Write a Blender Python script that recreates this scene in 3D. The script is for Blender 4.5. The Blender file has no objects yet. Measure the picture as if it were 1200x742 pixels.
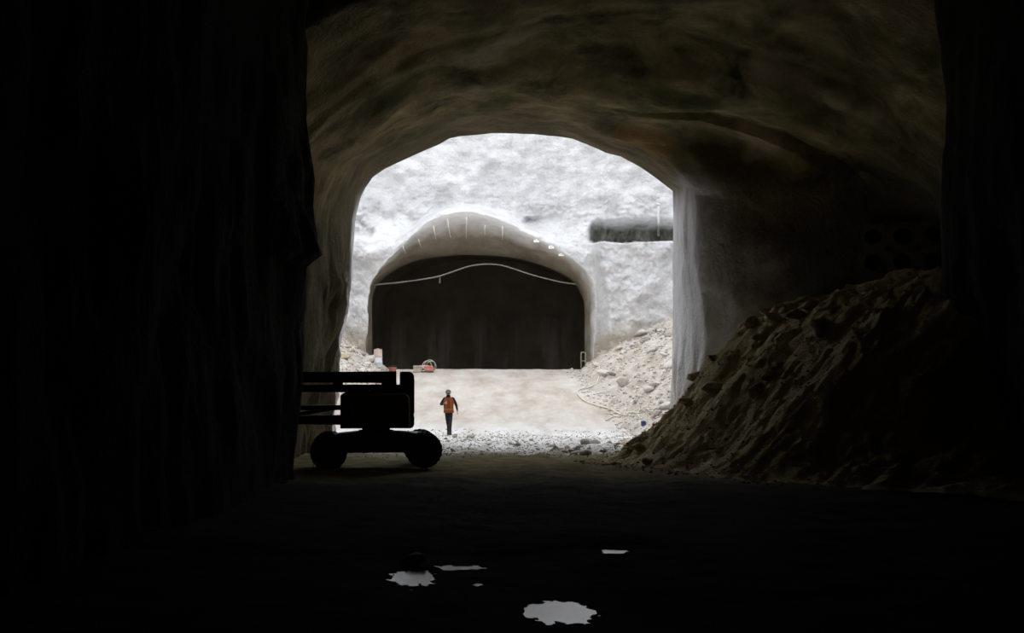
import bpy, bmesh, math, random
import numpy as np
from mathutils import Vector, Matrix, Euler

random.seed(7)
rng = np.random.default_rng(11)
S = bpy.context.scene
COL = S.collection

# ------------------------------------------------------------------ camera, sky, exposure
F = 1800.0            # focal length in pixels of the 1200 wide frame
CZ = 2.4              # lens height above the tunnel floor
HY = 440.0            # picture row of the horizon
cam_d = bpy.data.cameras.new('camera')
cam_d.sensor_width = 36.0
cam_d.lens = 36.0 * F / 1200.0
cam_d.shift_y = (HY - 371.0) / 1200.0
cam_d.clip_end = 500
cam = bpy.data.objects.new('camera', cam_d)
cam.location = (0, 0, CZ)
cam.rotation_euler = (math.radians(90), 0, 0)
COL.objects.link(cam)
S.camera = cam

world = bpy.data.worlds.new('overcast_sky')
S.world = world
world.use_nodes = True
bg = world.node_tree.nodes['Background']
bg.inputs['Color'].default_value = (0.93, 0.96, 1.0, 1)
bg.inputs['Strength'].default_value = 1.0

S.view_settings.view_transform = 'Standard'
S.view_settings.look = 'None'
S.view_settings.gamma = 1.0
S.view_settings.use_curve_mapping = False
S.view_settings.exposure = 1.18
S.cycles.max_bounces = 12
S.cycles.diffuse_bounces = 8
S.cycles.glossy_bounces = 4

SKY_RIM = 17.5        # height of the shaft's rim


def W(px, py, Y):
    """a direction seen in the photograph, at a chosen true distance"""
    return ((px - 600.0) / F * Y, Y, CZ + (HY - py) / F * Y)


# ------------------------------------------------------------------ numeric noise
def _hash(ix, iy, iz, seed):
    h = (ix * 374761393 + iy * 668265263 + iz * 2147483647 + seed * 1274126177) & 0xFFFFFFFF
    h = ((h ^ (h >> 13)) * 1274126177) & 0xFFFFFFFF
    h = ((h ^ (h >> 16)) * 2246822519) & 0xFFFFFFFF
    return ((h ^ (h >> 15)) & 0xFFFFFF) / float(0xFFFFFF) * 2 - 1


def vnoise(x, y, z, seed=0):
    x, y, z = np.broadcast_arrays(np.asarray(x, float), np.asarray(y, float), np.asarray(z, float))
    ix, iy, iz = (np.floor(a).astype(np.int64) for a in (x, y, z))
    fx, fy, fz = x - ix, y - iy, z - iz
    u, v, w = (f * f * f * (f * (f * 6 - 15) + 10) for f in (fx, fy, fz))
    r = 0
    for a in (0, 1):
        for b in (0, 1):
            for c in (0, 1):
                wt = (u if a else 1 - u) * (v if b else 1 - v) * (w if c else 1 - w)
                r = r + wt * _hash(ix + a, iy + b, iz + c, seed)
    return r


def fbm(x, y, z, f=1.0, octv=4, seed=0, gain=0.5):
    r, amp, tot = 0, 1.0, 0
    for k in range(octv):
        r = r + amp * vnoise(np.asarray(x) * f + 17.3 * k, np.asarray(y) * f + 5.1 * k, np.asarray(z) * f - 9.7 * k, seed + k)
        tot += amp
        amp *= gain
        f *= 2.03
    return r / tot


def ss(a, b, x):
    t = np.clip((np.asarray(x, float) - a) / (b - a), 0, 1)
    return t * t * (3 - 2 * t)


# ------------------------------------------------------------------ mesh helpers
def raw_mesh(name, verts, faces_arr, smooth=True):
    """verts (N,3), faces_arr (M,k) with constant k"""
    me = bpy.data.meshes.new(name)
    verts = np.asarray(verts, np.float32)
    fa = np.asarray(faces_arr, np.int32)
    M, k = fa.shape
    me.vertices.add(len(verts)); me.vertices.foreach_set('co', verts.ravel())
    me.loops.add(M * k); me.loops.foreach_set('vertex_index', fa.ravel())
    me.polygons.add(M)
    me.polygons.foreach_set('loop_start', np.arange(0, M * k, k, dtype=np.int32))
    me.polygons.foreach_set('loop_total', np.full(M, k, np.int32))
    if smooth:
        me.polygons.foreach_set('use_smooth', np.ones(M, bool))
    me.update(calc_edges=True)
    me.validate()
    return me


def grid_faces(nu, nv, flip=False):
    i, j = np.meshgrid(np.arange(nu - 1), np.arange(nv - 1), indexing='ij')
    a = (i * nv + j).ravel(); b = a + 1; c = a + nv + 1; d = a + nv
    f = np.stack([a, b, c, d], 1)
    return f[:, ::-1] if flip else f


def grid_obj(name, V, mat, flip=False, parent=None):
    nu, nv, _ = V.shape
    me = raw_mesh(name, V.reshape(-1, 3), grid_faces(nu, nv, flip))
    return link(name, me, mat, parent)


def link(name, me, mat=None, parent=None):
    o = bpy.data.objects.new(name, me)
    COL.objects.link(o)
    if mat is not None and me is not None and len(me.materials) == 0:
        me.materials.append(mat)
    if parent is not None:
        o.parent = parent
    return o


def grid_normals(V):
    du = np.gradient(V, axis=0); dv = np.gradient(V, axis=1)
    n = np.cross(du, dv)
    return n / (np.linalg.norm(n, axis=2, keepdims=True) + 1e-9)


def tag(o, label, cat, group=None, kind=None):
    o['label'] = label; o['category'] = cat
    if group: o['group'] = group
    if kind: o['kind'] = kind
    return o


def struct(o):
    o['kind'] = 'structure'
    return o


def thing(name, label, cat, loc=(0, 0, 0), rz=0.0, group=None):
    o = bpy.data.objects.new(name, None)
    COL.objects.link(o)
    o.empty_display_size = 0.2
    o.location = loc; o.rotation_euler = (0, 0, rz)
    return tag(o, label, cat, group)


def bm_obj(name, bm, mat, parent=None, smooth=False, bevel=0.0, seg=2):
    bmesh.ops.recalc_face_normals(bm, faces=bm.faces)
    if bevel > 0:
        es = [e for e in bm.edges if len(e.link_faces) == 2 and e.calc_face_angle(0) > 0.5]
        bmesh.ops.bevel(bm, geom=es, offset=bevel, segments=seg, affect='EDGES', profile=0.5, clamp_overlap=True)
    me = bpy.data.meshes.new(name)
    bm.to_mesh(me); bm.free()
    if smooth:
        for p in me.polygons: p.use_smooth = True
    return link(name, me, mat, parent)


def add_box(bm, x0, x1, y0, y1, z0, z1):
    vs = [bm.verts.new(p) for p in ((x0, y0, z0), (x1, y0, z0), (x1, y1, z0), (x0, y1, z0),
                                    (x0, y0, z1), (x1, y0, z1), (x1, y1, z1), (x0, y1, z1))]
    for f in ((0, 3, 2, 1), (4, 5, 6, 7), (0, 1, 5, 4), (1, 2, 6, 5), (2, 3, 7, 6), (3, 0, 4, 7)):
        bm.faces.new([vs[i] for i in f])


def add_prism_y(bm, pts, y0, y1):
    """polygon in x,z extruded along y"""
    a = [bm.verts.new((x, y0, z)) for x, z in pts]
    b = [bm.verts.new((x, y1, z)) for x, z in pts]
    bm.faces.new(a); bm.faces.new(b[::-1])
    n = len(pts)
    for i in range(n):
        bm.faces.new((a[i], b[i], b[(i + 1) % n], a[(i + 1) % n]))


def add_lathe(bm, prof, axis='z', c=(0, 0, 0), seg=24):
    """prof: list of (radius, height)"""
    rings = []
    for r, h in prof:
        ring = []
        for k in range(seg):
            t = 2 * math.pi * k / seg
            u, v = r * math.cos(t), r * math.sin(t)
            p = (u, v, h) if axis == 'z' else ((u, h, v) if axis == 'y' else (h, u, v))
            ring.append(bm.verts.new((p[0] + c[0], p[1] + c[1], p[2] + c[2])))
        rings.append(ring)
    for a, b in zip(rings, rings[1:]):
        for k in range(seg):
            bm.faces.new((a[k], a[(k + 1) % seg], b[(k + 1) % seg], b[k]))
    bm.faces.new(rings[0][::-1]); bm.faces.new(rings[-1])


def catmull(pts, n=8):
    P = [Vector(p) for p in pts]
    P = [P[0] * 2 - P[1]] + P + [P[-1] * 2 - P[-2]]
    out = []
    for i in range(1, len(P) - 2):
        a, b, c, d = P[i - 1:i + 3]
        for k in range(n):
            t = k / n
            out.append(0.5 * ((2 * b) + (c - a) * t + (2 * a - 5 * b + 4 * c - d) * t * t + (3 * b - a - 3 * c + d) * t ** 3))
    out.append(P[-2])
    return out


def add_tube(bm, path, r, seg=8):
    path = [Vector(p) for p in path]
    rings = []
    for i, p in enumerate(path):
        t = (path[min(i + 1, len(path) - 1)] - path[max(i - 1, 0)]).normalized()
        up = Vector((0, 0, 1)) if abs(t.z) < 0.95 else Vector((1, 0, 0))
        s = t.cross(up).normalized(); u = s.cross(t)
        rr = r[i] if isinstance(r, (list, tuple)) else r
        rings.append([bm.verts.new(p + (s * math.cos(2 * math.pi * k / seg) + u * math.sin(2 * math.pi * k / seg)) * rr) for k in range(seg)])
    for a, b in zip(rings, rings[1:]):
        for k in range(seg):
            bm.faces.new((a[k], a[(k + 1) % seg], b[(k + 1) % seg], b[k]))
    bm.faces.new(rings[0][::-1]); bm.faces.new(rings[-1])


# ------------------------------------------------------------------ materials
class NT:
    def __init__(self, name):
        self.m = bpy.data.materials.new(name)
        self.m.use_nodes = True
        self.t = self.m.node_tree
        self.b = self.t.nodes['Principled BSDF']
        self.pos = self.t.nodes.new('ShaderNodeNewGeometry').outputs['Position']

    def n(self, typ, **kw):
        nd = self.t.nodes.new(typ)
        for k, v in kw.items(): setattr(nd, k, v)
        return nd

    def l(self, a, b): self.t.links.new(a, b)

    def mapped(self, sc=(1, 1, 1), local=False):
        mp = self.n('ShaderNodeMapping')
        mp.inputs['Scale'].default_value = sc
        if local:
            tc = self.n('ShaderNodeTexCoord'); self.l(tc.outputs['Object'], mp.inputs['Vector'])
        else:
            self.l(self.pos, mp.inputs['Vector'])
        return mp.outputs['Vector']

    def noise(self, scale, detail=6, rough=0.55, sc=(1, 1, 1), dist=0.0, local=False):
        nd = self.n('ShaderNodeTexNoise')
        nd.inputs['Scale'].default_value = scale; nd.inputs['Detail'].default_value = detail
        nd.inputs['Roughness'].default_value = rough; nd.inputs['Distortion'].default_value = dist
        self.l(self.mapped(sc, local), nd.inputs['Vector'])
        return nd.outputs['Fac']

    def ramp(self, fac, stops):
        r = self.n('ShaderNodeValToRGB')
        e = r.color_ramp.elements
        while len(e) < len(stops): e.new(0.5)
        for el, (p, c) in zip(e, stops):
            el.position = p
            el.color = (c, c, c, 1) if isinstance(c, (int, float)) else (*c, 1)
        self.l(fac, r.inputs['Fac'])
        return r.outputs['Color']

    def mix(self, fac, a, b, mode='MIX'):
        m = self.n('ShaderNodeMix', data_type='RGBA', blend_type=mode)
        for i, v in ((0, fac), (6, a), (7, b)):
            if isinstance(v, bpy.types.NodeSocket): self.l(v, m.inputs[i])
            elif i == 0: m.inputs[0].default_value = v
            else: m.inputs[i].default_value = (*v, 1)
        return m.outputs[2]

    def math(self, op, a, b=0.0, clamp=False):
        m = self.n('ShaderNodeMath', operation=op); m.use_clamp = clamp
        for i, v in ((0, a), (1, b)):
            if isinstance(v, bpy.types.NodeSocket): self.l(v, m.inputs[i])
            else: m.inputs[i].default_value = v
        return m.outputs[0]

    def xyz(self):
        s = self.n('ShaderNodeSeparateXYZ'); self.l(self.pos, s.inputs[0])
        return s.outputs

    def rng(self, v, a, b, c=0.0, d=1.0):
        m = self.n('ShaderNodeMapRange', interpolation_type='SMOOTHSTEP')
        self.l(v, m.inputs[0])
        for i, q in ((1, a), (2, b), (3, c), (4, d)): m.inputs[i].default_value = q
        return m.outputs[0]

    def blob(self, c, r):
        """mask of a stain at a place on the rock"""
        d = self.n('ShaderNodeVectorMath', operation='DISTANCE')
        self.l(self.pos, d.inputs[0]); d.inputs[1].default_value = c
        wob = self.math('MULTIPLY', self.math('SUBTRACT', self.noise(1.3, 4), 0.5), r * 1.4)
        return self.rng(self.math('ADD', d.outputs['Value'], wob), r * 0.45, r, 1.0, 0.0)

    def color(self, c):
        if isinstance(c, bpy.types.NodeSocket): self.l(c, self.b.inputs['Base Color'])
        else: self.b.inputs['Base Color'].default_value = (*c, 1)

    def rough(self, r):
        if isinstance(r, bpy.types.NodeSocket): self.l(r, self.b.inputs['Roughness'])
        else: self.b.inputs['Roughness'].default_value = r

    def bump(self, h, strength=0.4, dist=0.05):
        bp = self.n('ShaderNodeBump')
        bp.inputs['Strength'].default_value = strength; bp.inputs['Distance'].default_value = dist
        self.l(h, bp.inputs['Height']); self.l(bp.outputs['Normal'], self.b.inputs['Normal'])

    def spec(self, v): self.b.inputs['Specular IOR Level'].default_value = v
    def metal(self, v): self.b.inputs['Metallic'].default_value = v


def plain(name, col, rough=0.7, metal=0.0, var=0.25, scale=9.0, spec=0.3, local=True, bump=0.1):
    t = NT(name)
    n = t.noise(scale, 5, local=local)
    dark = tuple(c * (1 - var) for c in col); light = tuple(min(1, c * (1 + var)) for c in col)
    t.color(t.ramp(n, [(0.3, dark), (0.7, light)]))
    t.rough(rough); t.metal(metal); t.spec(spec)
    if bump: t.bump(t.noise(scale * 4, 3, local=local), bump, 0.01)
    return t.m


def mat_white_shotcrete():
    t = NT('white_shotcrete')
    x, y, z = t.xyz()
    base = t.ramp(t.noise(0.45, 8, 0.6), [(0.30, (0.58, 0.58, 0.595)), (0.5, (0.715, 0.715, 0.725)), (0.7, (0.78, 0.78, 0.79))])
    grey = t.ramp(t.noise(0.8, 9, 0.65, (1, 1, 1.6)), [(0.50, 0.0), (0.68, 1.0)])
    c = t.mix(t.math('MULTIPLY', grey, 0.38), base, (0.32, 0.315, 0.31))
    streak = t.ramp(t.noise(1.6, 5, 0.6, (1.4, 1.4, 0.12)), [(0.54, 0.0), (0.72, 1.0)])
    c = t.mix(t.math('MULTIPLY', streak, 0.30), c, (0.36, 0.34, 0.31))
    # earth stain low on the wall
    low = t.math('MULTIPLY', t.rng(t.math('ADD', z, t.math('MULTIPLY', t.noise(0.5, 4), 1.6)), 4.6, 6.4, 1.0, 0.0), 0.75)
    c = t.mix(low, c, (0.36, 0.29, 0.19))
    zz = t.math('ADD', z, t.math('MULTIPLY', t.math('SUBTRACT', t.noise(1.6, 5), 0.5), 0.5))
    led = t.math('MULTIPLY', t.math('MULTIPLY', t.rng(zz, 9.40, 9.52), t.rng(zz, 10.0, 10.5, 1.0, 0.0)), t.math('MULTIPLY', t.rng(x, 3.9, 4.2), t.rng(y, 76.0, 76.5)))
    ledge_shade = t.ramp(t.noise(2.5, 7, 0.7, (1, 1, 0.4)), [(0.35, (0.06, 0.06, 0.05)), (0.6, (0.22, 0.22, 0.18)), (0.8, (0.36, 0.36, 0.30))])  # grey-green ledge rock, darkened in colour for the shade under its overhang
    c = t.mix(led, c, ledge_shade)
    t.color(c); t.rough(0.9); t.spec(0.15)
    h = t.math('ADD', t.noise(3.0, 8, 0.65), t.math('MULTIPLY', t.noise(14, 4), 0.35))
    t.bump(h, 0.75, 0.18)
    return t.m


def mat_bell():
    t = NT('beige_shaded_shotcrete')  # beige soffit, with part of its shade mixed into the colour
    x, y, z = t.xyz()
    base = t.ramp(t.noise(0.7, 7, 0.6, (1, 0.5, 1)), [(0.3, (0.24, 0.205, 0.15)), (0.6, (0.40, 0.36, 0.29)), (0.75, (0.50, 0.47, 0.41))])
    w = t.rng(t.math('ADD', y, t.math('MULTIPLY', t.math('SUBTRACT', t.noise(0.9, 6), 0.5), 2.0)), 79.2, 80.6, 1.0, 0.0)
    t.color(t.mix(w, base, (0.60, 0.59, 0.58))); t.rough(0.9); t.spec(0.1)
    t.bump(t.noise(2.6, 7, 0.6), 0.5, 0.10)
    return t.m


def rock_colour(t):
    a = t.ramp(t.noise(0.55, 9, 0.62, (1, 1, 1), 0.6), [(0.32, (0.07, 0.062, 0.034)), (0.46, (0.25, 0.21, 0.115)), (0.60, (0.44, 0.355, 0.19)), (0.72, (0.64, 0.53, 0.33))])
    green = t.ramp(t.noise(0.38, 6, 0.6), [(0.50, 0.0), (0.66, 1.0)])
    a = t.mix(t.math('MULTIPLY', green, 0.75), a, (0.115, 0.130, 0.045))
    ochre = t.ramp(t.noise(0.9, 6, 0.65, (1, 0.6, 1), 0.8), [(0.58, 0.0), (0.72, 1.0)])
    a = t.mix(t.math('MULTIPLY', ochre, 0.5), a, (0.36, 0.25, 0.12))
    return a


def mat_cavern():
    """brown-green stained sprayed rock; near cavern painted black for lack of light, white mortar on the jambs at the mouth"""
    t = NT('cavern_rock')
    x, y, z = t.xyz()
    c = rock_colour(t)
    # browner ring round the mouth, colour darkened to offset the daylight there
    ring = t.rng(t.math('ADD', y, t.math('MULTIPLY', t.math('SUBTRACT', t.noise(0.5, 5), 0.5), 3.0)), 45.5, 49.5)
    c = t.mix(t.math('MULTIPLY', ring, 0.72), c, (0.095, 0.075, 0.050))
    for (p, r, col, s) in PATCHES:
        c = t.mix(t.math('MULTIPLY', t.blob(p, r), s), c, col)
    # darker grey side wall right of the mouth
    grey_side = t.math('MULTIPLY', t.rng(x, 5.75, 6.5), t.rng(t.math('ADD', z, t.math('MULTIPLY', t.noise(0.6, 5), 3.0)), 8.2, 10.6, 1.0, 0.0))
    c = t.mix(t.math('MULTIPLY', grey_side, 0.85), c, (0.17, 0.17, 0.165))
    dl = t.math('MULTIPLY', t.rng(x, -4.6, -3.9, 1.0, 0.0), t.rng(t.math('ADD', z, t.math('MULTIPLY', t.noise(0.6, 5), 3.0)), 7.5, 10.5, 1.0, 0.0))
    c = t.mix(t.math('MULTIPLY', dl, 0.8), c, (0.070, 0.060, 0.036))
    # white sprayed mortar on both jambs; its fade-out copies the daylight's falloff in colour
    wob = t.math('MULTIPLY', t.math('SUBTRACT', t.noise(0.9, 7, 0.65), 0.5), 2.6)
    yw = t.math('ADD', y, wob)
    mr_ = t.math('MULTIPLY', t.rng(yw, 46.9, 48.8), t.rng(x, 3.5, 4.6))
    ml_ = t.math('MULTIPLY', t.rng(yw, 50.6, 51.9), t.rng(x, -4.4, -3.8, 1.0, 0.0))
    m = t.math('MULTIPLY', t.math('ADD', mr_, ml_, True), t.rng(t.math('ADD', z, t.math('MULTIPLY', wob, 0.4)), 7.6, 9.0, 1.0, 0.0))
    wcol = t.ramp(t.noise(2.2, 8, 0.65, (1, 1, 0.25)), [(0.30, (0.50, 0.47, 0.43)), (0.48, (0.78, 0.78, 0.81)), (0.70, (0.88, 0.88, 0.91))])
    low = t.rng(t.math('ADD', z, t.math('MULTIPLY', t.noise(1.2, 4), 1.5)), 2.2, 4.2, 1.0, 0.0)
    wcol = t.mix(t.math('MULTIPLY', low, 0.40), wcol, (0.50, 0.43, 0.33))
    c = t.mix(m, c, wcol)
    # cavern towards the lens goes near black, its unlit darkness put into colour
    fg_shade = t.rng(t.math('ADD', y, t.math('MULTIPLY', t.noise(0.4, 5), 2.0)), 36.6, 38.6, 1.0, 0.0)
    c = t.mix(t.math('MULTIPLY', fg_shade, 0.96), c, (0.020, 0.019, 0.018))
    t.color(c); t.rough(0.95); t.spec(0.06)
    h = t.math('ADD', t.noise(1.9, 9, 0.62, (1, 1, 0.7)), t.math('MULTIPLY', t.noise(10, 5), 0.3))
    t.bump(h, 0.7, 0.15)
    return t.m


def mat_floor():
    t = NT('tunnel_floor')
    x, y, z = t.xyz()
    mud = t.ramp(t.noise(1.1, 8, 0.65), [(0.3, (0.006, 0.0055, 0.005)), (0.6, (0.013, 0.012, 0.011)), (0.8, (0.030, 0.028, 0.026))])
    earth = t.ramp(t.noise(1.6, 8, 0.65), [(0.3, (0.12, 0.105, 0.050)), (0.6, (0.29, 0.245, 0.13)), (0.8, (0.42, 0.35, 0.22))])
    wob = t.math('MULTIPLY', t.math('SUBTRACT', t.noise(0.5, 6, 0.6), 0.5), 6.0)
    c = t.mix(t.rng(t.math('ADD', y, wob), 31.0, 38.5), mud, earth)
    dust = t.ramp(t.noise(1.0, 9, 0.65, (1, 0.5, 1)), [(0.3, (0.50, 0.47, 0.44)), (0.5, (0.70, 0.69, 0.68)), (0.72, (0.80, 0.79, 0.79))])
    grit = t.ramp(t.noise(5.5, 8, 0.75, (1, 0.45, 1)), [(0.50, 0.0), (0.66, 1.0)])
    near = t.rng(y, 46.0, 60.0, 0.9, 0.12)
    dust = t.mix(t.math('MULTIPLY', grit, near), dust, (0.22, 0.20, 0.17))
    wob2 = t.math('MULTIPLY', t.math('SUBTRACT', t.noise(0.9, 7, 0.65), 0.5), 4.0)
    c = t.mix(t.rng(t.math('ADD', y, wob2), 44.2, 50.5), c, dust)
    # packed beige earth of the ramp
    ramp = t.rng(t.math('ADD', y, wob2), 61.5, 65.0)
    rc = t.ramp(t.noise(0.9, 8, 0.65, (1, 0.35, 1)), [(0.3, (0.40, 0.335, 0.27)), (0.5, (0.54, 0.485, 0.43)), (0.7, (0.65, 0.615, 0.575))])
    spot = t.ramp(t.noise(4.0, 8, 0.75, (1, 0.5, 1)), [(0.54, 0.0), (0.70, 1.0)])
    rc = t.mix(t.math('MULTIPLY', spot, 0.4), rc, (0.36, 0.30, 0.235))
    # damp wheel track down the ramp
    trk = t.math('ABSOLUTE', t.math('SUBTRACT', t.math('ADD', x, t.math('MULTIPLY', t.noise(0.25, 3), 1.6)), 1.35))
    trk = t.math('MULTIPLY', t.rng(trk, 0.05, 0.22, 1.0, 0.0), t.ramp(t.noise(0.8, 5, 0.6), [(0.42, 0.0), (0.6, 1.0)]))
    rc = t.mix(t.math('MULTIPLY', trk, 0.4), rc, (0.34, 0.29, 0.24))
    c = t.mix(t.math('MULTIPLY', ramp, 0.92), c, rc)
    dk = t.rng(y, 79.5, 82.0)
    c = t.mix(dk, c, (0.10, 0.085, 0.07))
    t.color(c); t.rough(0.95); t.spec(0.04)
    t.bump(t.math('ADD', t.noise(6, 8, 0.7), t.math('MULTIPLY', t.noise(25, 4), 0.4)), 0.6, 0.06)
    return t.m


def mat_earth(name, cols, bump=0.8, spread=None):
    t = NT(name)
    c = t.ramp(t.noise(1.3, 10, 0.68, dist=0.4), [(0.28, cols[0]), (0.5, cols[1]), (0.68, cols[2])])
    sp = t.ramp(t.noise(7.0, 7, 0.7), [(0.55, 0.0), (0.70, 1.0)])
    c = t.mix(t.math('MULTIPLY', sp, 0.5), c, cols[3])
    if spread:
        x, y, z = t.xyz()
        m = t.rng(t.math('ADD', y, t.math('MULTIPLY', t.noise(0.8, 6), 3.0)), spread[0], spread[1])
        c = t.mix(m, c, spread[2])
    t.color(c); t.rough(0.95); t.spec(0.1)
    t.bump(t.math('ADD', t.noise(5, 9, 0.7), t.math('MULTIPLY', t.noise(22, 4), 0.4)), bump, 0.09)
    return t.m


def mat_dark_tunnel():
    t = NT('dark_tunnel_lining')
    x, y, z = t.xyz()
    c = t.ramp(t.noise(0.5, 7, 0.6), [(0.3, (0.30, 0.265, 0.22)), (0.7, (0.48, 0.43, 0.37))])
    streak = t.ramp(t.noise(0.55, 5, 0.6, (1, 1, 0.10)), [(0.50, 0.0), (0.62, 1.0)])
    lowm = t.rng(t.math('ADD', z, t.math('MULTIPLY', t.noise(0.7, 3), 2.0)), 6.0, 8.2, 1.0, 0.0)
    c = t.mix(t.math('MULTIPLY', t.math('MULTIPLY', streak, lowm), 0.8), c, (0.75, 0.72, 0.68))
    t.color(c); t.rough(0.95); t.spec(0.08)
    t.bump(t.noise(1.5, 7), 0.4, 0.1)
    return t.m


def mat_water():
    t = NT('puddle_water')
    t.color((0.03, 0.028, 0.018)); t.rough(0.16)
    t.b.inputs['IOR'].default_value = 1.33; t.spec(0.5)
    t.bump(t.noise(9.0, 3), 0.10, 0.02)
    return t.m


M_white = mat_white_shotcrete()
M_bell = mat_bell()
M_floor = mat_floor()
M_dark = mat_dark_tunnel()
M_water = mat_water()

# ------------------------------------------------------------------ floor
PUD = [  # centre x, y, half widths of the hollow
    (0.50, 15.85, 0.345, 0.78), (-1.19, 18.6, 0.27, 0.85), (-0.74, 19.5, 0.40, 0.22),
    (1.41, 21.3, 0.19, 0.30), (-0.40, 17.9, 0.06, 0.14)]
PUD_Z = -0.045


def floor_h(x, y):
    x, y = np.broadcast_arrays(np.asarray(x, float), np.asarray(y, float))
    r = np.clip((y - 61.5) / 17.8, 0, 1)
    z = 2.70 * (r + 0.05 * np.sin(math.pi * r))
    z = np.where(y > 79.3, 2.70 - (y - 79.3) * 0.10 * ss(79.3, 82, y), z)
    z = z + 0.10 * fbm(x, y, 0, 0.35, 3, 3) * (1 - 0.5 * ss(66, 79, y))
    stony = ss(43.5, 47, y) * (1 - ss(56, 63, y))
    z = z + (0.02 + 0.10 * stony) * fbm(x, y * 0.6, 0, 2.2, 4, 5)
    fg = 1 - ss(36, 42, y)
    rut = 0.5 + 0.5 * np.sin(x * 2.1 + 1.2 * fbm(x * 0, y, 0, 0.2, 2, 9))
    z = z + fg * (0.05 * rut + 0.05 * fbm(x, y, 0, 1.6, 4, 13))
    # gentle dishing of the lip towards the left of the ramp
    dip = np.full_like(z, 9.0)
    for (cx, cy, ax, ay) in PUD:
        d = np.sqrt(((x - cx) / ax) ** 2 + ((y - cy) / ay) ** 2)
        d = d + (0.42 if ax > 0.3 and ay > 0.5 else 0.60) * fbm(x, y * 0.7, 0, 11.0 if ax > 0.3 else 13.0, 3, 21)
        dip = np.minimum(dip, d)
    wet = 1 - ss(0.8, 1.10, dip)
    near = 1 - ss(1.0, 4.5, dip)
    z = z * (1 - near) + near * (-0.034 + 0.008 * fbm(x, y, 0, 6.0, 3, 23))
    z = z * (1 - wet) + wet * (-0.08)
    # slight camber down under the machine
    z = z - 0.05 * ss(-5.5, -4.4, -np.abs(x + 4.8)) * ss(36.5, 38.5, y) * (1 - ss(41, 43, y))
    return z


xs = np.concatenate([np.arange(-22, -6, 0.3), np.arange(-6, -1.7, 0.07), np.arange(-1.7, 1.8, 0.035), np.arange(1.8, 6, 0.07), np.arange(6, 22.01, 0.3)])
ys = np.concatenate([np.arange(-12, 10, 1.0), np.arange(10, 22, 0.06), np.arange(22, 44, 0.13),
                     np.arange(44, 80, 0.12), np.arange(80, 112.1, 0.6)])
X, Y = np.meshgrid(xs, ys, indexing='ij')
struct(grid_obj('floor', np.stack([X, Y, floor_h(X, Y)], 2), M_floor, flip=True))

# ------------------------------------------------------------------ the cavern: loft of cross-sections
NW, NA = 34, 90


def prof(xl, xr, zs, zc, n, zb=-1.0):
    zl = np.linspace(zb, zs, NW, endpoint=False)
    th = np.linspace(math.pi, 0, NA)
    xc, a = (xl + xr) / 2, (xr - xl) / 2
    ax = xc + a * np.sign(np.cos(th)) * np.abs(np.cos(th)) ** (2 / n)
    az = zs + (zc - zs) * np.abs(np.sin(th)) ** (2 / n)
    L = np.stack([np.full(NW, xl), zl], 1)
    R = np.stack([np.full(NW, xr), zl[::-1]], 1)
    return np.concatenate([L, np.stack([ax, az], 1), R])


def resample(P, n, ends=True):
    P = np.asarray(P, float)
    d = np.concatenate([[0], np.cumsum(np.linalg.norm(np.diff(P, axis=0), axis=1))])
    t = np.linspace(0, d[-1], n, endpoint=ends)
    return np.stack([np.interp(t, d, P[:, k]) for k in range(P.shape[1])], 1)


YM = 52.0
px2 = lambda pts, Yq: [(W(a, b, Yq)[0], W(a, b, Yq)[2]) for a, b in pts]
ml = px2([(388, 560), (394, 430), (400, 395), (409, 365), (412, 340), (413, 300), (416, 260), (423, 232)], YM)
ma = px2([(423, 232), (429, 220), (437, 208), (451, 199), (466, 192), (481, 185), (498, 177), (514, 170), (526, 163), (540, 160), (560, 158),
          (578, 156.5), (600, 157), (625, 158), (650, 160), (671, 163.5), (690, 170), (710, 179), (728, 183.5), (745, 193), (765, 207), (788, 224)], YM)
mr = px2([(788, 224), (789, 260), (788, 330), (788, 420), (787, 470), (786, 560)], YM)
MOUTH = np.concatenate([resample(ml, NW, False), resample(ma, NA), resample(mr[::-1], NW, False)[::-1]])
FG = prof(-5.0, 10.1, 9.0, 15.5, 3.0)
FGn = prof(-5.4, 10.4, 9.0, 16.0, 3.0)
POCK = prof(-7.7, 14.2, 5.2, 12.9, 2.25)
BIG = prof(-6.9, 13.2, 4.5, 12.0, 2.2)
BIG2 = prof(-7.1, 13.4, 4.6, 12.15, 2.2)
mixp = lambda a, b, t: a * (1 - t) + b * t
KEY = [(-12, FGn), (20, FGn), (31, mixp(FGn, FG, .6)), (35.2, FG), (36.0, FG), (36.35, mixp(FG, POCK, .5)), (37.0, POCK), (40.6, BIG2), (41.3, mixp(BIG2, BIG, .3)),
       (41.6, BIG), (42.4, mixp(BIG, MOUTH, .10)), (43.3, mixp(BIG, MOUTH, .32)), (44.2, mixp(BIG, MOUTH, .62)), (45.2, mixp(BIG, MOUTH, .82)),
       (46.4, mixp(BIG, MOUTH, .91)), (48.5, mixp(BIG, MOUTH, .965)), (YM, MOUTH)]
kY = np.array([k[0] for k in KEY], float)
kP = np.stack([k[1] for k in KEY])
yl = np.concatenate([np.arange(-12, 12, 1.0), np.arange(12, 35, 0.28), np.arange(35, 52.0, 0.13), [52.0]])
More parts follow.
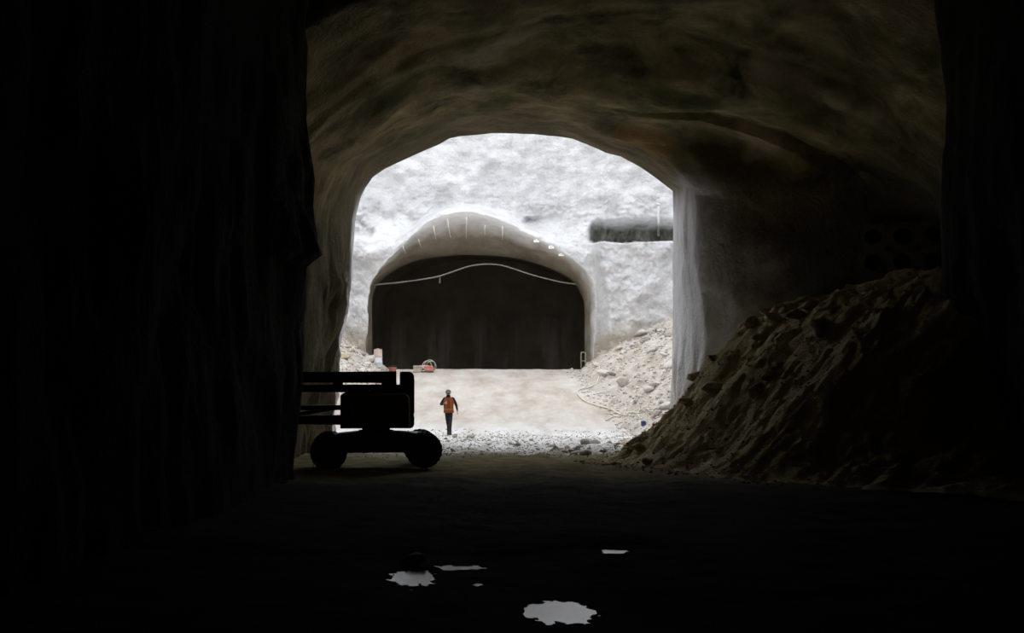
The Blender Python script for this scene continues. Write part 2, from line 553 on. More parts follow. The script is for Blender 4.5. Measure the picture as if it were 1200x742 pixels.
# the right side keeps its width longer, then closes in abruptly beside the mouth
lateY = [41.6, 45.2, 46.3, 47.1, 47.8, 48.5, 49.6, YM]; lateT = [0, .05, .20, .50, .80, .93, .975, 1]
late_w = ss(NW + NA * 0.62, NW + NA * 0.90, np.arange(2 * NW + NA))[:, None]
for i_, (yk, pk) in enumerate(KEY):
    if yk > 41.6:
        lt = np.interp(yk, lateY, lateT)
        kP[i_] = pk * (1 - late_w) + mixp(BIG, MOUTH, lt) * late_w
extra = [y_ for y_ in lateY if y_ not in kY]
for y_ in extra:
    base_ = np.stack([np.stack([np.interp(y_, kY, kP[:, i, k]) for k in range(2)]) for i in range(kP.shape[1])])
    base_ = base_ * (1 - late_w) + mixp(BIG, MOUTH, np.interp(y_, lateY, lateT)) * late_w
    k_ = np.searchsorted(kY, y_)
    kY = np.insert(kY, k_, y_); kP = np.insert(kP, k_, base_, axis=0)
LP = np.zeros((len(yl), kP.shape[1], 2))
for i in range(kP.shape[1]):
    for k in range(2):
        LP[:, i, k] = np.interp(yl, kY, kP[:, i, k])
V = np.stack([LP[:, :, 0], np.broadcast_to(yl[:, None], LP.shape[:2]), LP[:, :, 1]], 2)
N = grid_normals(V)
cen = np.stack([np.full(V.shape[:2], 2.5), V[:, :, 1], np.full(V.shape[:2], 4.0)], 2)
sgn = np.sign(((cen - V) * N).sum(2, keepdims=True)); N = N * sgn      # inward
amp = 1 - 0.80 * ss(48.5, 51.8, V[:, :, 1])
d = amp * (0.34 * fbm(V[..., 0], V[..., 1], V[..., 2], 0.28, 3, 31) + 0.13 * fbm(V[..., 0], V[..., 1], V[..., 2], 1.1, 4, 37))
# vertical drill-and-blast grooves on the old walls
side = 1 - ss(7.5, 10.5, V[..., 2])
old = 1 - ss(36, 40, V[..., 1])
d = d + old * side * (0.16 * fbm(V[..., 0] * 0.3, V[..., 1], V[..., 2] * 0.14, 1.3, 3, 41) + 0.05 * fbm(V[..., 0], V[..., 1], V[..., 2] * 0.3, 4, 3, 43))
# rough lower jamb of the right side of the mouth
jr = ss(44.5, 47, V[..., 1]) * ss(4.5, 5.0, V[..., 0]) * (1 - ss(2.5, 4.6, V[..., 2]))
d = d + jr * (0.24 * fbm(V[..., 0], V[..., 1], V[..., 2] * 0.35, 2.2, 4, 47) * (1 - 0.6 * ss(50, 52, V[..., 1])) + 0.05)
# rough left jamb
jl = ss(44.5, 47, V[..., 1]) * (1 - ss(-5.0, -4.5, V[..., 0])) * (1 - ss(5.0, 6.5, V[..., 2]))
d = d + jl * 0.42 * fbm(V[..., 0], V[..., 1], V[..., 2] * 0.4, 1.8, 4, 53)
V = V + N * d[..., None]
# overhanging slab on the near left corner
lf = (V[..., 0] < 0) * ss(31.5, 34, V[..., 1]) * (1 - ss(36.1, 36.6, V[..., 1]))
V[..., 0] += lf * 0.42 * ss(4.85, 5.15, V[..., 2]) * (1 - 0.75 * ss(6.8, 9.2, V[..., 2]))
V[..., 0] += lf * 0.10 * vnoise(V[..., 1] * 1.2, V[..., 2] * 0.9, 0, 3)


def on_vault(px, py):
    """point of the vault seen in one direction"""
    P = V[V[..., 1] > 37.5].reshape(-1, 3)
    u = 600 + P[:, 0] / P[:, 1] * F; v = HY - (P[:, 2] - CZ) / P[:, 1] * F
    k = np.argmin((u - px) ** 2 + (v - py) ** 2)
    return tuple(float(q_) for q_ in P[k])


# old mortar patches and mineral stains on the vault: place, radius, colour, strength
PATCHES = [(on_vault(888, 158), 0.95, (0.62, 0.52, 0.38), 0.95), (on_vault(985, 116), 0.65, (0.58, 0.52, 0.34), 0.8), (on_vault(905, 80), 0.8, (0.55, 0.45, 0.28), 0.6),
           (on_vault(1015, 135), 0.6, (0.55, 0.48, 0.33), 0.6), (on_vault(560, 70), 0.9, (0.55, 0.48, 0.34), 0.7), (on_vault(610, 45), 0.9, (0.60, 0.52, 0.36), 0.6),
           (on_vault(500, 45), 1.2, (0.55, 0.42, 0.25), 0.6), (on_vault(930, 195), 0.8, (0.42, 0.34, 0.16), 0.7), (on_vault(755, 165), 1.2, (0.30, 0.17, 0.06), 0.6),
           (on_vault(820, 125), 0.9, (0.07, 0.085, 0.03), 0.8), (on_vault(460, 110), 1.3, (0.08, 0.095, 0.035), 0.7), (on_vault(710, 70), 1.0, (0.10, 0.09, 0.05), 0.7)]
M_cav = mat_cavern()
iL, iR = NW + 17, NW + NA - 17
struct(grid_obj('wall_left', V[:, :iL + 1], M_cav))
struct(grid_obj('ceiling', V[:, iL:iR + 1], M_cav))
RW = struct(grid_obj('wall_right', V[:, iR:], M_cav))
MOUTH_END = V[-1].copy()

# wall behind the lens
ub = np.linspace(-7, 12, 40); wb = np.linspace(-1, 16, 36)
U, Wb = np.meshgrid(ub, wb, indexing='ij')
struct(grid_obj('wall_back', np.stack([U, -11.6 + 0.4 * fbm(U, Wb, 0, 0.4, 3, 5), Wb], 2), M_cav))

# ------------------------------------------------------------------ the open shaft
XL, XR, YF, YB = -17.0, 18.0, 52.0, 82.0


def outer_rect(n_w, n_a, xl, xr, zb, zt):
    L = [(xl, z) for z in np.linspace(zb, zt * 0.75, n_w, endpoint=False)]
    A = resample([(xl, zt * 0.75), (xl, zt), (xr, zt), (xr, zt * 0.75)], n_a)
    R = [(xr, z) for z in np.linspace(zb, zt * 0.75, n_w, endpoint=False)][::-1]
    return np.concatenate([np.array(L), A, np.array(R)])


# front face (towards the far side) around the mouth
O = outer_rect(NW, NA, XL, XR, -1.0, SKY_RIM)
s = np.linspace(0, 1, 60) ** 1.5
rings = MOUTH_END[None, :, [0, 2]] * (1 - s[:, None, None]) + O[None] * s[:, None, None]
yy = YF + 0.9 * ss(0, 0.03, s)[:, None] + 0.5 * fbm(rings[..., 0], 0, rings[..., 1], 0.5, 4, 61) * ss(0.02, 0.15, s)[:, None]
struct(grid_obj('wall_front', np.stack([rings[..., 0], yy, rings[..., 1]], 2), M_white))

# side walls of the shaft
for nm, xx, sg in (('wall_shaft_left', XL, 1), ('wall_shaft_right', XR, -1)):
    a, b = np.meshgrid(np.linspace(YF, 84, 80), np.linspace(-1, SKY_RIM, 64), indexing='ij')
    struct(grid_obj(nm, np.stack([xx + sg * 0.5 * (1 + fbm(0, a, b, 0.4, 4, 67)), a, b], 2), M_white))

# far face with the bell mouth of the second tunnel
YT, YRIM = 84.0, 79.3
throat_px = [(436, 450), (436, 400), (436, 360), (438, 342), (446, 329), (465, 315), (490, 305), (525, 300), (560, 299), (600, 302), (635, 311), (660, 322), (673, 331), (682, 347), (685, 360), (685, 400), (685, 450)]
rim_px = [(430, 450), (430, 400), (430, 355), (434, 335), (447, 313), (470, 290), (493, 267), (520, 252), (550, 249), (580, 256), (610, 270), (640, 284), (665, 298), (684, 313), (694, 332), (697, 360), (697, 400), (697, 450)]
NT_ = 380
T = resample(catmull([(*p, 0) for p in px2(throat_px, YT)], 6), NT_)[:, :2]
R_ = resample(catmull([(*p, 0) for p in px2(rim_px, YRIM)], 6), NT_)[:, :2]
O2 = resample([(XL, 0), (XL, 6.0), (XL, SKY_RIM), (XR, SKY_RIM), (XR, 6.0), (XR, 0)], NT_)
# flare: quarter round from throat to rim
K1 = 26
ph = np.linspace(0, math.pi / 2, K1)
f1 = []
for p in ph:
    w_r = 1 - math.cos(p)
    xz = T * (1 - w_r) + R_ * w_r
    yv = YT + (YRIM - YT) * math.sin(p)
    f1.append(np.concatenate([xz[:, :1], np.full((NT_, 1), yv), xz[:, 1:]], 1))
f1 = np.stack(f1)
nz = 0.22 * fbm(f1[..., 0], f1[..., 1] * 0.6, f1[..., 2], 0.8, 4, 71) + 0.10 * fbm(f1[..., 0], f1[..., 1], f1[..., 2], 2.4, 3, 72) * ss(82.5, 80, f1[..., 1])
nz = nz * ss(84.0, 83.2, f1[..., 1])
ctr = np.array([-1.6, 5.0])
dirv = np.stack([ctr[0] - f1[..., 0], ctr[1] - f1[..., 2]], 2); dirv /= np.linalg.norm(dirv, axis=2, keepdims=True)
f1[..., 0] += dirv[..., 0] * nz * 0.6; f1[..., 2] += dirv[..., 1] * nz * 0.6


def face_y(x, z):
    wob = 0.7 * fbm(x, z, 0, 0.45, 3, 73)
    zb = 10.9 + wob
    # right hand part stands further forward, with a recessed ledge under it
    rt = ss(3.9, 4.5, x + 0.25 * fbm(0, z, 0, 0.8, 2, 79))
    top = 9.42 + 0.18 * fbm(x, 0, 0, 0.9, 3, 83)
    notch_hi = 10.15 + 0.12 * fbm(x, 0, 3, 1.3, 3, 89)
    upper = 82.3 - 2.0 * ss(0.0, 6.0, x) + 0.04 * np.maximum(z - 10.2, 0)
    y = 79.3 + (upper - 79.3) * ss(zb - 2.4, zb + 0.15, z)
    hi = ss(notch_hi - 0.1, notch_hi + 0.5, z)
    st = ss(top - 0.25, top + 0.02, z)
    yr = 77.6 * (1 - st) + st * (82.2 * (1 - hi) + upper * hi)
    y = y * (1 - rt) + yr * rt
    up = ss(10.6, 12.5, z)
    y = y - 0.50 * fbm(x, z, 1, 0.55, 3, 91) - (0.30 - 0.14 * up) * fbm(x, z, 2, 1.5, 4, 93) - (0.16 - 0.12 * up) * np.abs(fbm(x, z, 6, 3.4, 3, 95))
    # the ragged, pitted seam above the brow
    seam = np.exp(-((z - zb + 0.15) / 0.38) ** 2) * ss(-0.02, 0.4, fbm(x, z * 1.5, 4, 0.95, 3, 97)) * (1 - rt)
    y = y + 0.60 * seam * (1 - ss(0.5, 2.5, x))
    # raw pocket above the left pillar, and broken rock in the right hand ledge
    pk = ss(7.2, 7.45, -x) * (1 - ss(8.3, 8.7, -x)) * np.exp(-((z - 9.95 - 0.2 * fbm(x, 0, 8, 2, 2, 99)) / 0.33) ** 2)
    y = y + 1.3 * pk
    y = y - rt * st * (1 - hi) * (0.5 + 0.9 * fbm(x * 1.5, z * 0.6, 5, 1.4, 3, 105))
    return y


K2 = 190
s2 = np.linspace(0, 1, K2) ** 1.35
xz = R_[None] * (1 - s2[:, None, None]) + O2[None] * s2[:, None, None]
dist = np.linalg.norm(xz - R_[None], axis=2)
yf = face_y(xz[..., 0], xz[..., 1])
bl = ss(0.0, 0.8, dist)
yv = YRIM * (1 - bl) + yf * bl - 0.16 * (1 - bl) * ss(0, 0.12, dist) * fbm(xz[..., 0], xz[..., 1], 3, 2.2, 4, 107)
yv[0] = f1[-1][:, 1]
f2 = np.stack([xz[..., 0], yv, xz[..., 1]], 2)
f2[0] = f1[-1]
# soften the first rings to the noisy rim
for k in range(1, 10):
    w_ = (1 - k / 10)
    f2[k, :, 0] += (f1[-1][:, 0] - R_[:, 0]) * w_; f2[k, :, 2] += (f1[-1][:, 2] - R_[:, 1]) * w_
struct(grid_obj('wall_far', f2, M_white))
struct(grid_obj('trim_1', f1, M_bell))

# second tunnel behind the bell mouth
T2 = T.copy()
secs = []
for Yq, ex in ((84.0, 0.0), (84.4, 1.0), (87, 1.4), (95, 1.6), (104, 1.6), (111, 1.5)):
    c0 = np.array([(T[:, 0].min() + T[:, 0].max()) / 2, 2.0])
    P = T + (T - c0) / np.linalg.norm(T - c0, axis=1, keepdims=True) * ex
    secs.append(np.concatenate([P[:, :1], np.full((NT_, 1), Yq), P[:, 1:]], 1))
secs = np.stack(secs)
fine = np.stack([np.stack([np.interp(np.linspace(0, 5, 40), np.arange(6), secs[:, i, k]) for k in range(3)], 1) for i in range(0, NT_, 3)], 1)
fine[1:, :, 0] += 0.15 * fbm(fine[1:, :, 0], fine[1:, :, 1], fine[1:, :, 2], 0.5, 3, 101)
struct(grid_obj('wall_tunnel', fine, M_dark))
a, b = np.meshgrid(np.linspace(-12, 8, 90), np.linspace(-3.5, 12, 70), indexing='ij')
yb = 108 + 0.3 * fbm(a, b, 0, 0.6, 4, 103) - 0.35 * ss(5.0, 5.15, -np.abs(((a + 40) % 2.6) - 1.3) + 5.55) * (1 - ss(6.3, 6.8, b))
struct(grid_obj('wall_end', np.stack([a, yb, b], 2), M_dark))

# ------------------------------------------------------------------ wall panel with nine bored holes
def hole_panel():
    bm = bmesh.new()
    cell, rad, nseg, dep = 0.80, 0.235, 20, 0.55
    def ringv(cx, cz, r, y): return [bm.verts.new((cx + r * math.cos(2 * math.pi * k / nseg), y, cz + r * math.sin(2 * math.pi * k / nseg))) for k in range(nseg)]
    def sq(cx, cz, y):
        out = []
        for k in range(nseg):
            t = 2 * math.pi * k / nseg
            c, s_ = math.cos(t), math.sin(t)
            m = max(abs(c), abs(s_))
            out.append(bm.verts.new((cx + cell / 2 * c / m, y, cz + cell / 2 * s_ / m)))
        return out
    for i in range(3):
        for j in range(3):
            cx, cz = (i - 1) * cell, (j - 1) * cell
            jx, jz = random.uniform(-.02, .02), random.uniform(-.02, .02)
            q = sq(cx, cz, 0); r0 = ringv(cx + jx, cz + jz, rad * 1.04, 0); r1 = ringv(cx + jx, cz + jz, rad, 0.03); r2 = ringv(cx + jx, cz + jz, rad, dep)
            for A, B in ((q, r0), (r0, r1), (r1, r2)):
                for k in range(nseg):
                    bm.faces.new((A[k], A[(k + 1) % nseg], B[(k + 1) % nseg], B[k]))
            bm.faces.new(r2)
    bmesh.ops.remove_doubles(bm, verts=bm.verts, dist=0.001)
    # rim of the panel runs back into the wall
    be = [e for e in bm.edges if e.is_boundary]
    ex = bmesh.ops.extrude_edge_only(bm, edges=be)
    for v in [g for g in ex['geom'] if isinstance(g, bmesh.types.BMVert)]:
        v.co.y = 0.9; v.co.x *= 1.08; v.co.z *= 1.08
    return bm


# ------------------------------------------------------------------ heaps
M_mound = mat_earth('brown_mound_earth', ((0.34, 0.28, 0.145), (0.56, 0.46, 0.265), (0.70, 0.58, 0.375), (0.70, 0.62, 0.47)), spread=(46.0, 49.5, (0.52, 0.46, 0.38)))
M_rub = mat_earth('pale_rubble', ((0.36, 0.30, 0.24), (0.58, 0.525, 0.465), (0.68, 0.645, 0.605), (0.30, 0.255, 0.20)))

tY = np.array([29, 32, 36, 40, 43, 46, 50, 53]); tX = np.array([10.2, 7.0, 4.8, 3.0, 2.2, 3.2, 4.9, 5.3])


def mound_h(x, y):
    x, y = np.broadcast_arrays(np.asarray(x, float), np.asarray(y, float))
    xt = np.interp(y, tY, tX) + 0.5 * fbm(x * 0, y, 0, 0.5, 3, 107)
    dd = np.maximum(x - xt, 0)
    h = 4.75 * (1 - np.exp(-(dd / 3.5) ** 2.0))
    h = h * (1 + 0.05 * ss(8, 11, x)) * ss(29, 35, y)
    k = np.clip(dd / 1.0, 0, 1)
    gul = fbm((x + y * 0.4), (y - 0.4 * x) * 1.4, 0, 0.5, 4, 109)
    h = h + k * (0.30 * gul + 0.22 * fbm(x, y, 0, 1.1, 5, 113) + 0.20 * np.abs(fbm(x, y, 0, 3.2, 4, 127)) + 0.045 * fbm(x, y, 0, 6.5, 2, 129))
    return np.where(x > xt, np.maximum(h, 0), 0) + floor_h(x, y) - 0.06 * (1 - k) - 0.1 * (x <= xt)


a, b = np.meshgrid(np.arange(1.8, 14.9, 0.075), np.arange(29, 52.5, 0.085), indexing='ij')
fcs = grid_faces(*a.shape, flip=True)
mv = np.stack([a, b, mound_h(a, b)], 2).reshape(-1, 3)
mc = mv[fcs].mean(1)
keep = mc[:, 0] < np.interp(mc[:, 1], [29, 36, 37, 41.6, 45.2, 46.3, 47.1, 47.8, 48.6, 52], [11.2, 11.2, 14.6, 14.0, 13.6, 12.6, 10.6, 8.2, 7.2, 6.2])     # nothing behind the rock face
used_, inv_ = np.unique(fcs[keep], return_inverse=True)
tag(link('earth_mound', raw_mesh('earth_mound', mv[used_], inv_.reshape(-1, 4)), M_mound), 'tall brown earth mound heaped against the dark right wall of the cavern', 'mound')

rY = np.array([50, 53, 58, 62, 70, 76, 80]); rX = np.array([4.6, 3.9, 5.0, 5.2, 4.3, 3.8, 3.5])


def slope_h(x, y):
    x, y = np.broadcast_arrays(np.asarray(x, float), np.asarray(y, float))
    xt = np.interp(y, rY, rX) + 0.8 * fbm(x * 0, y, 0, 0.5, 4, 131)
    dd = np.maximum(x - xt, 0)
    sl = np.interp(y, [50, 56, 62, 70, 80], [0.22, 0.30, 0.48, 0.60, 0.62])
    h = sl * dd * ss(49.5, 54.0, y)
    h = np.where(h > 4.2, 4.2 + (h - 4.2) * 0.3, h)
    k = np.clip(dd / 0.8, 0, 1) * ss(49.5, 51.5, y)
    h = h + k * (0.34 * fbm(x, y, 0, 0.8, 4, 137) + 0.26 * np.abs(fbm(x, y, 0, 2.2, 4, 139)))
    return np.where(x > xt, np.maximum(h, 0), 0) + floor_h(x, y) - 0.05 * (1 - k) - 0.1 * (x <= xt)


a, b = np.meshgrid(np.concatenate([np.arange(3.0, 9.5, 0.075), np.arange(9.5, 18.2, 0.3)]), np.arange(49.6, 79.8, 0.10), indexing='ij')
tag(grid_obj('rubble_slope', np.stack([a, b, slope_h(a, b)], 2), M_rub, flip=True), 'pale daylit rubble slope right of the second tunnel mouth', 'rubble pile')


def heap_h(x, y):
    x, y = np.broadcast_arrays(np.asarray(x, float), np.asarray(y, float))
    xt = -6.35 + 0.3 * fbm(x * 0, y, 0, 0.6, 3, 149) - 2.0 * ss(74, 66, y)
    dd = np.maximum(xt - x, 0)
    h = np.where(dd < 3.0, 0.68 * dd, 2.04 + 0.25 * (dd - 3.0)) * ss(62, 70, y)
    k = np.clip(dd / 0.6, 0, 1) * ss(62, 68, y)
    h = h + k * (0.16 * fbm(x, y, 0, 0.9, 4, 151) + 0.15 * np.abs(fbm(x, y, 0, 2.6, 4, 157)))
    return np.where(x < xt, np.maximum(h, 0), 0) + floor_h(x, y) - 0.05 * (1 - k) - 0.1 * (x >= xt)


a, b = np.meshgrid(np.arange(-17, -5.0, 0.10), np.arange(62, 79.8, 0.11), indexing='ij')
tag(grid_obj('rubble_heap', np.stack([a, b, heap_h(a, b)], 2), M_rub, flip=True), 'pale rubble heap beside the left pillar of the second tunnel', 'rubble pile')

# the bored panel, on the end wall above the mound
PY = 45.65
pc = W(1058, 306, PY)
bm = hole_panel()
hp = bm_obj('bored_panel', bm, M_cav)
hp.location = pc
hp.rotation_euler = (0, 0, math.radians(-28))
hp.scale = (1.12, 1, 0.96)
hp.parent = RW

# ------------------------------------------------------------------ stones
M_stone_w = plain('pale_limestone', (0.60, 0.565, 0.52), 0.95, var=0.22, scale=5, spec=0.1, bump=0.3)
M_stone_g = plain('grey_limestone', (0.40, 0.37, 0.33), 0.95, var=0.3, scale=5, spec=0.1, bump=0.3)
M_stone_b = plain('brown_stone', (0.48, 0.39, 0.27), 0.95, var=0.35, scale=5, spec=0.1, bump=0.3)
M_stone_d = plain('muddy_stone', (0.62, 0.60, 0.36), 0.9, var=0.3, scale=6, spec=0.15, bump=0.3)
_ico = {}


def ico(sub):
    if sub not in _ico:
        bm = bmesh.new(); bmesh.ops.create_icosphere(bm, subdivisions=sub, radius=1.0)
        vs = np.array([v.co[:] for v in bm.verts]); fs = np.array([[v.index for v in f.verts] for f in bm.faces]); bm.free()
        _ico[sub] = (vs, fs)
    return _ico[sub]


def stone_shape(seed, sub=2):
    vs, fs = ico(sub)
    r = np.random.default_rng(seed)
    v = vs.copy()
    for _ in range(9):      # chip flat faces off
        n = r.normal(size=3); n /= np.linalg.norm(n)
        h = r.uniform(0.45, 0.85)
        dd = v @ n
        v = v - np.maximum(dd - h, 0)[:, None] * n
    v *= r.uniform(0.75, 1.15, size=3) * np.array([1.1, 0.9, 0.72])
    v += 0.04 * r.normal(size=v.shape)
    return v, fs


variants = {}
for key, mat in (('w', M_stone_w), ('g', M_stone_g), ('b', M_stone_b), ('d', M_stone_d)):
    variants[key] = []
    for k in range(6):
        v, f = stone_shape(100 + k, 2)
        me = raw_mesh('stone', v, f, smooth=False)
        me.materials.append(mat)
        variants[key].append(me)


def place_stone(x, y, hfun, size, key, label, group, sink=0.30, name='rock'):
    me = random.choice(variants[key])
    o = bpy.data.objects.new(name, me)
    COL.objects.link(o)
    o.location = (x, y, float(hfun(x, y)) + size * (0.6 - sink))
    o.rotation_euler = (random.uniform(-.35, .35), random.uniform(-.35, .35), random.uniform(0, 6.28))
    o.scale = (size * random.uniform(.85, 1.25), size * random.uniform(.8, 1.2), size * random.uniform(.75, 1.1))
    return tag(o, label, 'rock', group)


def stuff_stones(name, pts, label, mat, cat='stones'):
    """pts: list of (x, y, z, size): many tiny stones joined into one piece of ground cover"""
    base = [stone_shape(500 + k, 1) for k in range(5)]
    VV, FF, off = [], [], 0
    for (x, y, z, sz) in pts:
        v, f = base[random.randrange(5)]
        t = random.uniform(0, 6.28); c, s_ = math.cos(t), math.sin(t)
        q = v * sz * np.array([random.uniform(.8, 1.3), random.uniform(.8, 1.2), random.uniform(.6, 1.0)])
        q = np.stack([q[:, 0] * c - q[:, 1] * s_ + x, q[:, 0] * s_ + q[:, 1] * c + y, q[:, 2] + z + sz * 0.2], 1)
        VV.append(q); FF.append(f + off); off += len(v)
    me = raw_mesh(name, np.concatenate(VV), np.concatenate(FF), smooth=False)
    return tag(link(name, me, mat), label, cat, kind='stuff')


# rocks on the bright slope
for k in range(70):
    y = random.uniform(56, 79); x = float(np.interp(y, rY, rX)) + random.uniform(0.1, 1) ** 1.2 * 4.6
    place_stone(x, y, slope_h, random.choice([.16, .2, .26, .32, .42]), random.choice('wwwwwg'), 'broken rock lying on the pale daylit slope right of the second tunnel', 'rocks on the daylit slope')
for k in range(34):     # the darker band high under the block
    x = random.uniform(5.3, 7.6); y = random.uniform(75.5, 77.0)
    place_stone(x, y, slope_h, random.choice([.14, .18, .22]), random.choice('ggw'), 'grey rock in the row below the white block wall', 'rocks under the block wall')
for k in range(30):
    x = random.uniform(-9.2, -6.2); y = random.uniform(72, 78.4)
    place_stone(x, y, heap_h, random.choice([.14, .18, .24, .32]), random.choice('wwwgb'), 'pale rock piled on the heap by the left pillar', 'rocks on the left heap')
for k in range(64):     # at the foot of the right jamb
    y = random.uniform(46.5, 57); x = random.uniform(1.6, 5.0) * (0.85 + 0.003 * y) + random.uniform(-.5, .3)
    place_stone(min(x, 5.1), y, slope_h if y > 53 else mound_h if x > 3.5 else floor_h, random.choice([.08, .1, .12, .15, .2]), random.choice('gggwb'), 'grey stone scattered at the foot of the right jamb', 'stones at the jamb foot')
for (px, py, Y_, sz, key, lab) in ((739, 511, 53.6, .36, 'b', 'largest brown boulder on the pale floor near the right jamb'),
                                   (716, 506, 55.0, .26, 'g', 'flat grey rock left of the brown boulder'),
                                   (724, 494, 57.5, .26, 'g', 'grey rock behind the brown boulder next to the hose'),
                                   (553, 507, 58.0, .24, 'g', 'lone grey rock on pale floor right of the walking person'),
                                   (750, 503, 54.8, .24, 'g', 'grey rock in front of the blue canister')):
    place_stone((px - 600) / F * Y_, Y_, floor_h if px < 700 else (slope_h if Y_ > 53 else mound_h), sz, key, lab, None)
for k in range(46):     # gravel band across the lit floor
    y = random.uniform(48, 60); x = random.uniform(-3.2, 3.0)
    place_stone(x, y, floor_h, random.choice([.06, .08, .1, .13]), random.choice('ggw'), 'small stone on the gravelly pale floor of the tunnel mouth', 'stones on the pale floor')
for k in range(46):     # ridge and face of the brown mound
    y = random.uniform(38, 49.5); xt = float(np.interp(y, tY, tX)); x = xt + random.uniform(0.3, 6)
    wall_x = float(np.interp(y, [41.6, 45.2, 46.3, 47.1, 47.8, 52], [12.8, 12.2, 11, 8.8, 6.6, 5.3]))
    if x > wall_x - 0.2: x = xt + (wall_x - xt) * random.uniform(.3, .95)
    place_stone(x, y, mound_h, random.choice([.14, .2, .26, .36]), 'b', 'brown rock stuck in the earth mound', 'rocks on the mound')
place_stone(-1.27, 19.75, floor_h, 0.19, 'd', 'greenish stone standing at the edge of the small puddle', None, sink=0.2)

# fine gravel, too small to count
pts = []
for k in range(5200):
    y = 45.5 + 17 * random.random() ** 0.9; x = random.uniform(-5.0, 5.2)
    pts.append((x, y, float(0), random.choice([.015, .02, .03, .045])))
arr = np.array(pts); arr[:, 2] = floor_h(arr[:, 0], arr[:, 1])
stuff_stones('gravel', [tuple(p) for p in arr[::2]], 'fine grey gravel strewn over the pale floor of the tunnel mouth', M_stone_g, 'gravel')
stuff_stones('limestone_gravel', [tuple(p) for p in arr[1::2]], 'fine white gravel strewn over the pale floor of the tunnel mouth', M_stone_w, 'gravel')
pts = []
for k in range(3600):
    y = random.uniform(53, 79.5); x = float(np.interp(y, rY, rX)) - 0.9 + random.random() ** 0.8 * 6.0
    pts.append((x, y, 0, random.choice([.035, .05, .07, .10])))
arr = np.array(pts); arr[:, 2] = np.maximum(slope_h(arr[:, 0], arr[:, 1]), floor_h(arr[:, 0], arr[:, 1]))
stuff_stones('slope_rubble', [tuple(p) for p in arr], 'small pale rubble covering the daylit right slope', M_stone_w, 'rubble')
pts = []
for k in range(900):
    pts.append((random.uniform(-10, -5.8), random.uniform(70, 79.2), 0, random.choice([.05, .07, .10, .13])))
arr = np.array(pts); arr[:, 2] = heap_h(arr[:, 0], arr[:, 1])
stuff_stones('heap_rubble', [tuple(p) for p in arr], 'small pale rubble covering the heap at the left pillar', M_stone_w, 'rubble')
pts = []
for k in range(2200):
    y = random.uniform(33, 50); xt = float(np.interp(y, tY, tX)); x = xt + random.uniform(-0.6, 7)
    wall_x = float(np.interp(y, [36, 37, 41.6, 45.2, 46.3, 47.1, 47.8, 52], [9.6, 12.5, 12.5, 12.0, 10.8, 8.6, 6.4, 5.2]))
    if x < wall_x: pts.append((x, y, 0, random.choice([.02, .03, .04, .06])))
arr = np.array(pts); arr[:, 2] = np.maximum(mound_h(arr[:, 0], arr[:, 1]), floor_h(arr[:, 0], arr[:, 1]))
stuff_stones('mound_clods', [tuple(p) for p in arr], 'small brown clods and stones covering the earth mound', M_stone_b, 'rubble')

# ------------------------------------------------------------------ puddles
labels = ['largest bright puddle in the dark foreground mud', 'small bright puddle below the greenish stone', 'thin broken puddle right of the greenish stone',
          'narrow far puddle on the dark floor right of centre', 'tiny puddle speck between the two bright puddles']
for (cx, cy, ax, ay), lb in zip(PUD, labels):
    n = 40
    bm = bmesh.new()
    vs = [bm.verts.new((ax * 1.45 * math.cos(2 * math.pi * k / n), ay * 1.45 * math.sin(2 * math.pi * k / n), 0)) for k in range(n)]
    lo = [bm.verts.new((v.co.x, v.co.y, -0.04)) for v in vs]
    bm.faces.new(vs); bm.faces.new(lo[::-1])
    for k in range(n): bm.faces.new((vs[k], lo[k], lo[(k + 1) % n], vs[(k + 1) % n]))
    o = bm_obj('puddle', bm, M_water)
    o.location = (cx, cy, PUD_Z)
    tag(o, lb, 'puddle')

# ------------------------------------------------------------------ boom lift
M_paint = plain('dark_teal_paint', (0.050, 0.095, 0.100), 0.5, var=0.25, scale=2, spec=0.4)
M_hood = plain('brown_hood_paint', (0.17, 0.125, 0.080), 0.55, var=0.25, scale=2, spec=0.35)
M_steel = plain('dark_steel', (0.07, 0.068, 0.066), 0.55, metal=0.3, var=0.3, scale=4)
M_rubber = plain('tyre_rubber', (0.040, 0.040, 0.040), 0.9, var=0.3, scale=8, spec=0.2)
M_rim = plain('wheel_rim_paint', (0.10, 0.105, 0.105), 0.6, var=0.2, scale=6)
M_plate = plain('white_plate', (0.75, 0.75, 0.75), 0.6, var=0.05, scale=8, bump=0)

LIFT = thing('boom_lift', 'dark four-wheeled boom lift parked beside the left wall', 'boom lift', (-3.62, 40.75, 0.0), math.radians(6))
q = 0.02262
lx = lambda px: (px - 440) * q
lz = lambda py: (546.6 - py) * q


def box_part(name, x0, x1, y0, y1, z0, z1, mat, parent=LIFT, bevel=0.02):
    bm = bmesh.new(); add_box(bm, x0, x1, y0, y1, z0, z1)
    return bm_obj(name, bm, mat, parent, bevel=bevel)


def prism_part(name, pts, y0, y1, mat, parent=LIFT, bevel=0.02):
    bm = bmesh.new(); add_prism_y(bm, pts, y0, y1)
    return bm_obj(name, bm, mat, parent, bevel=bevel)


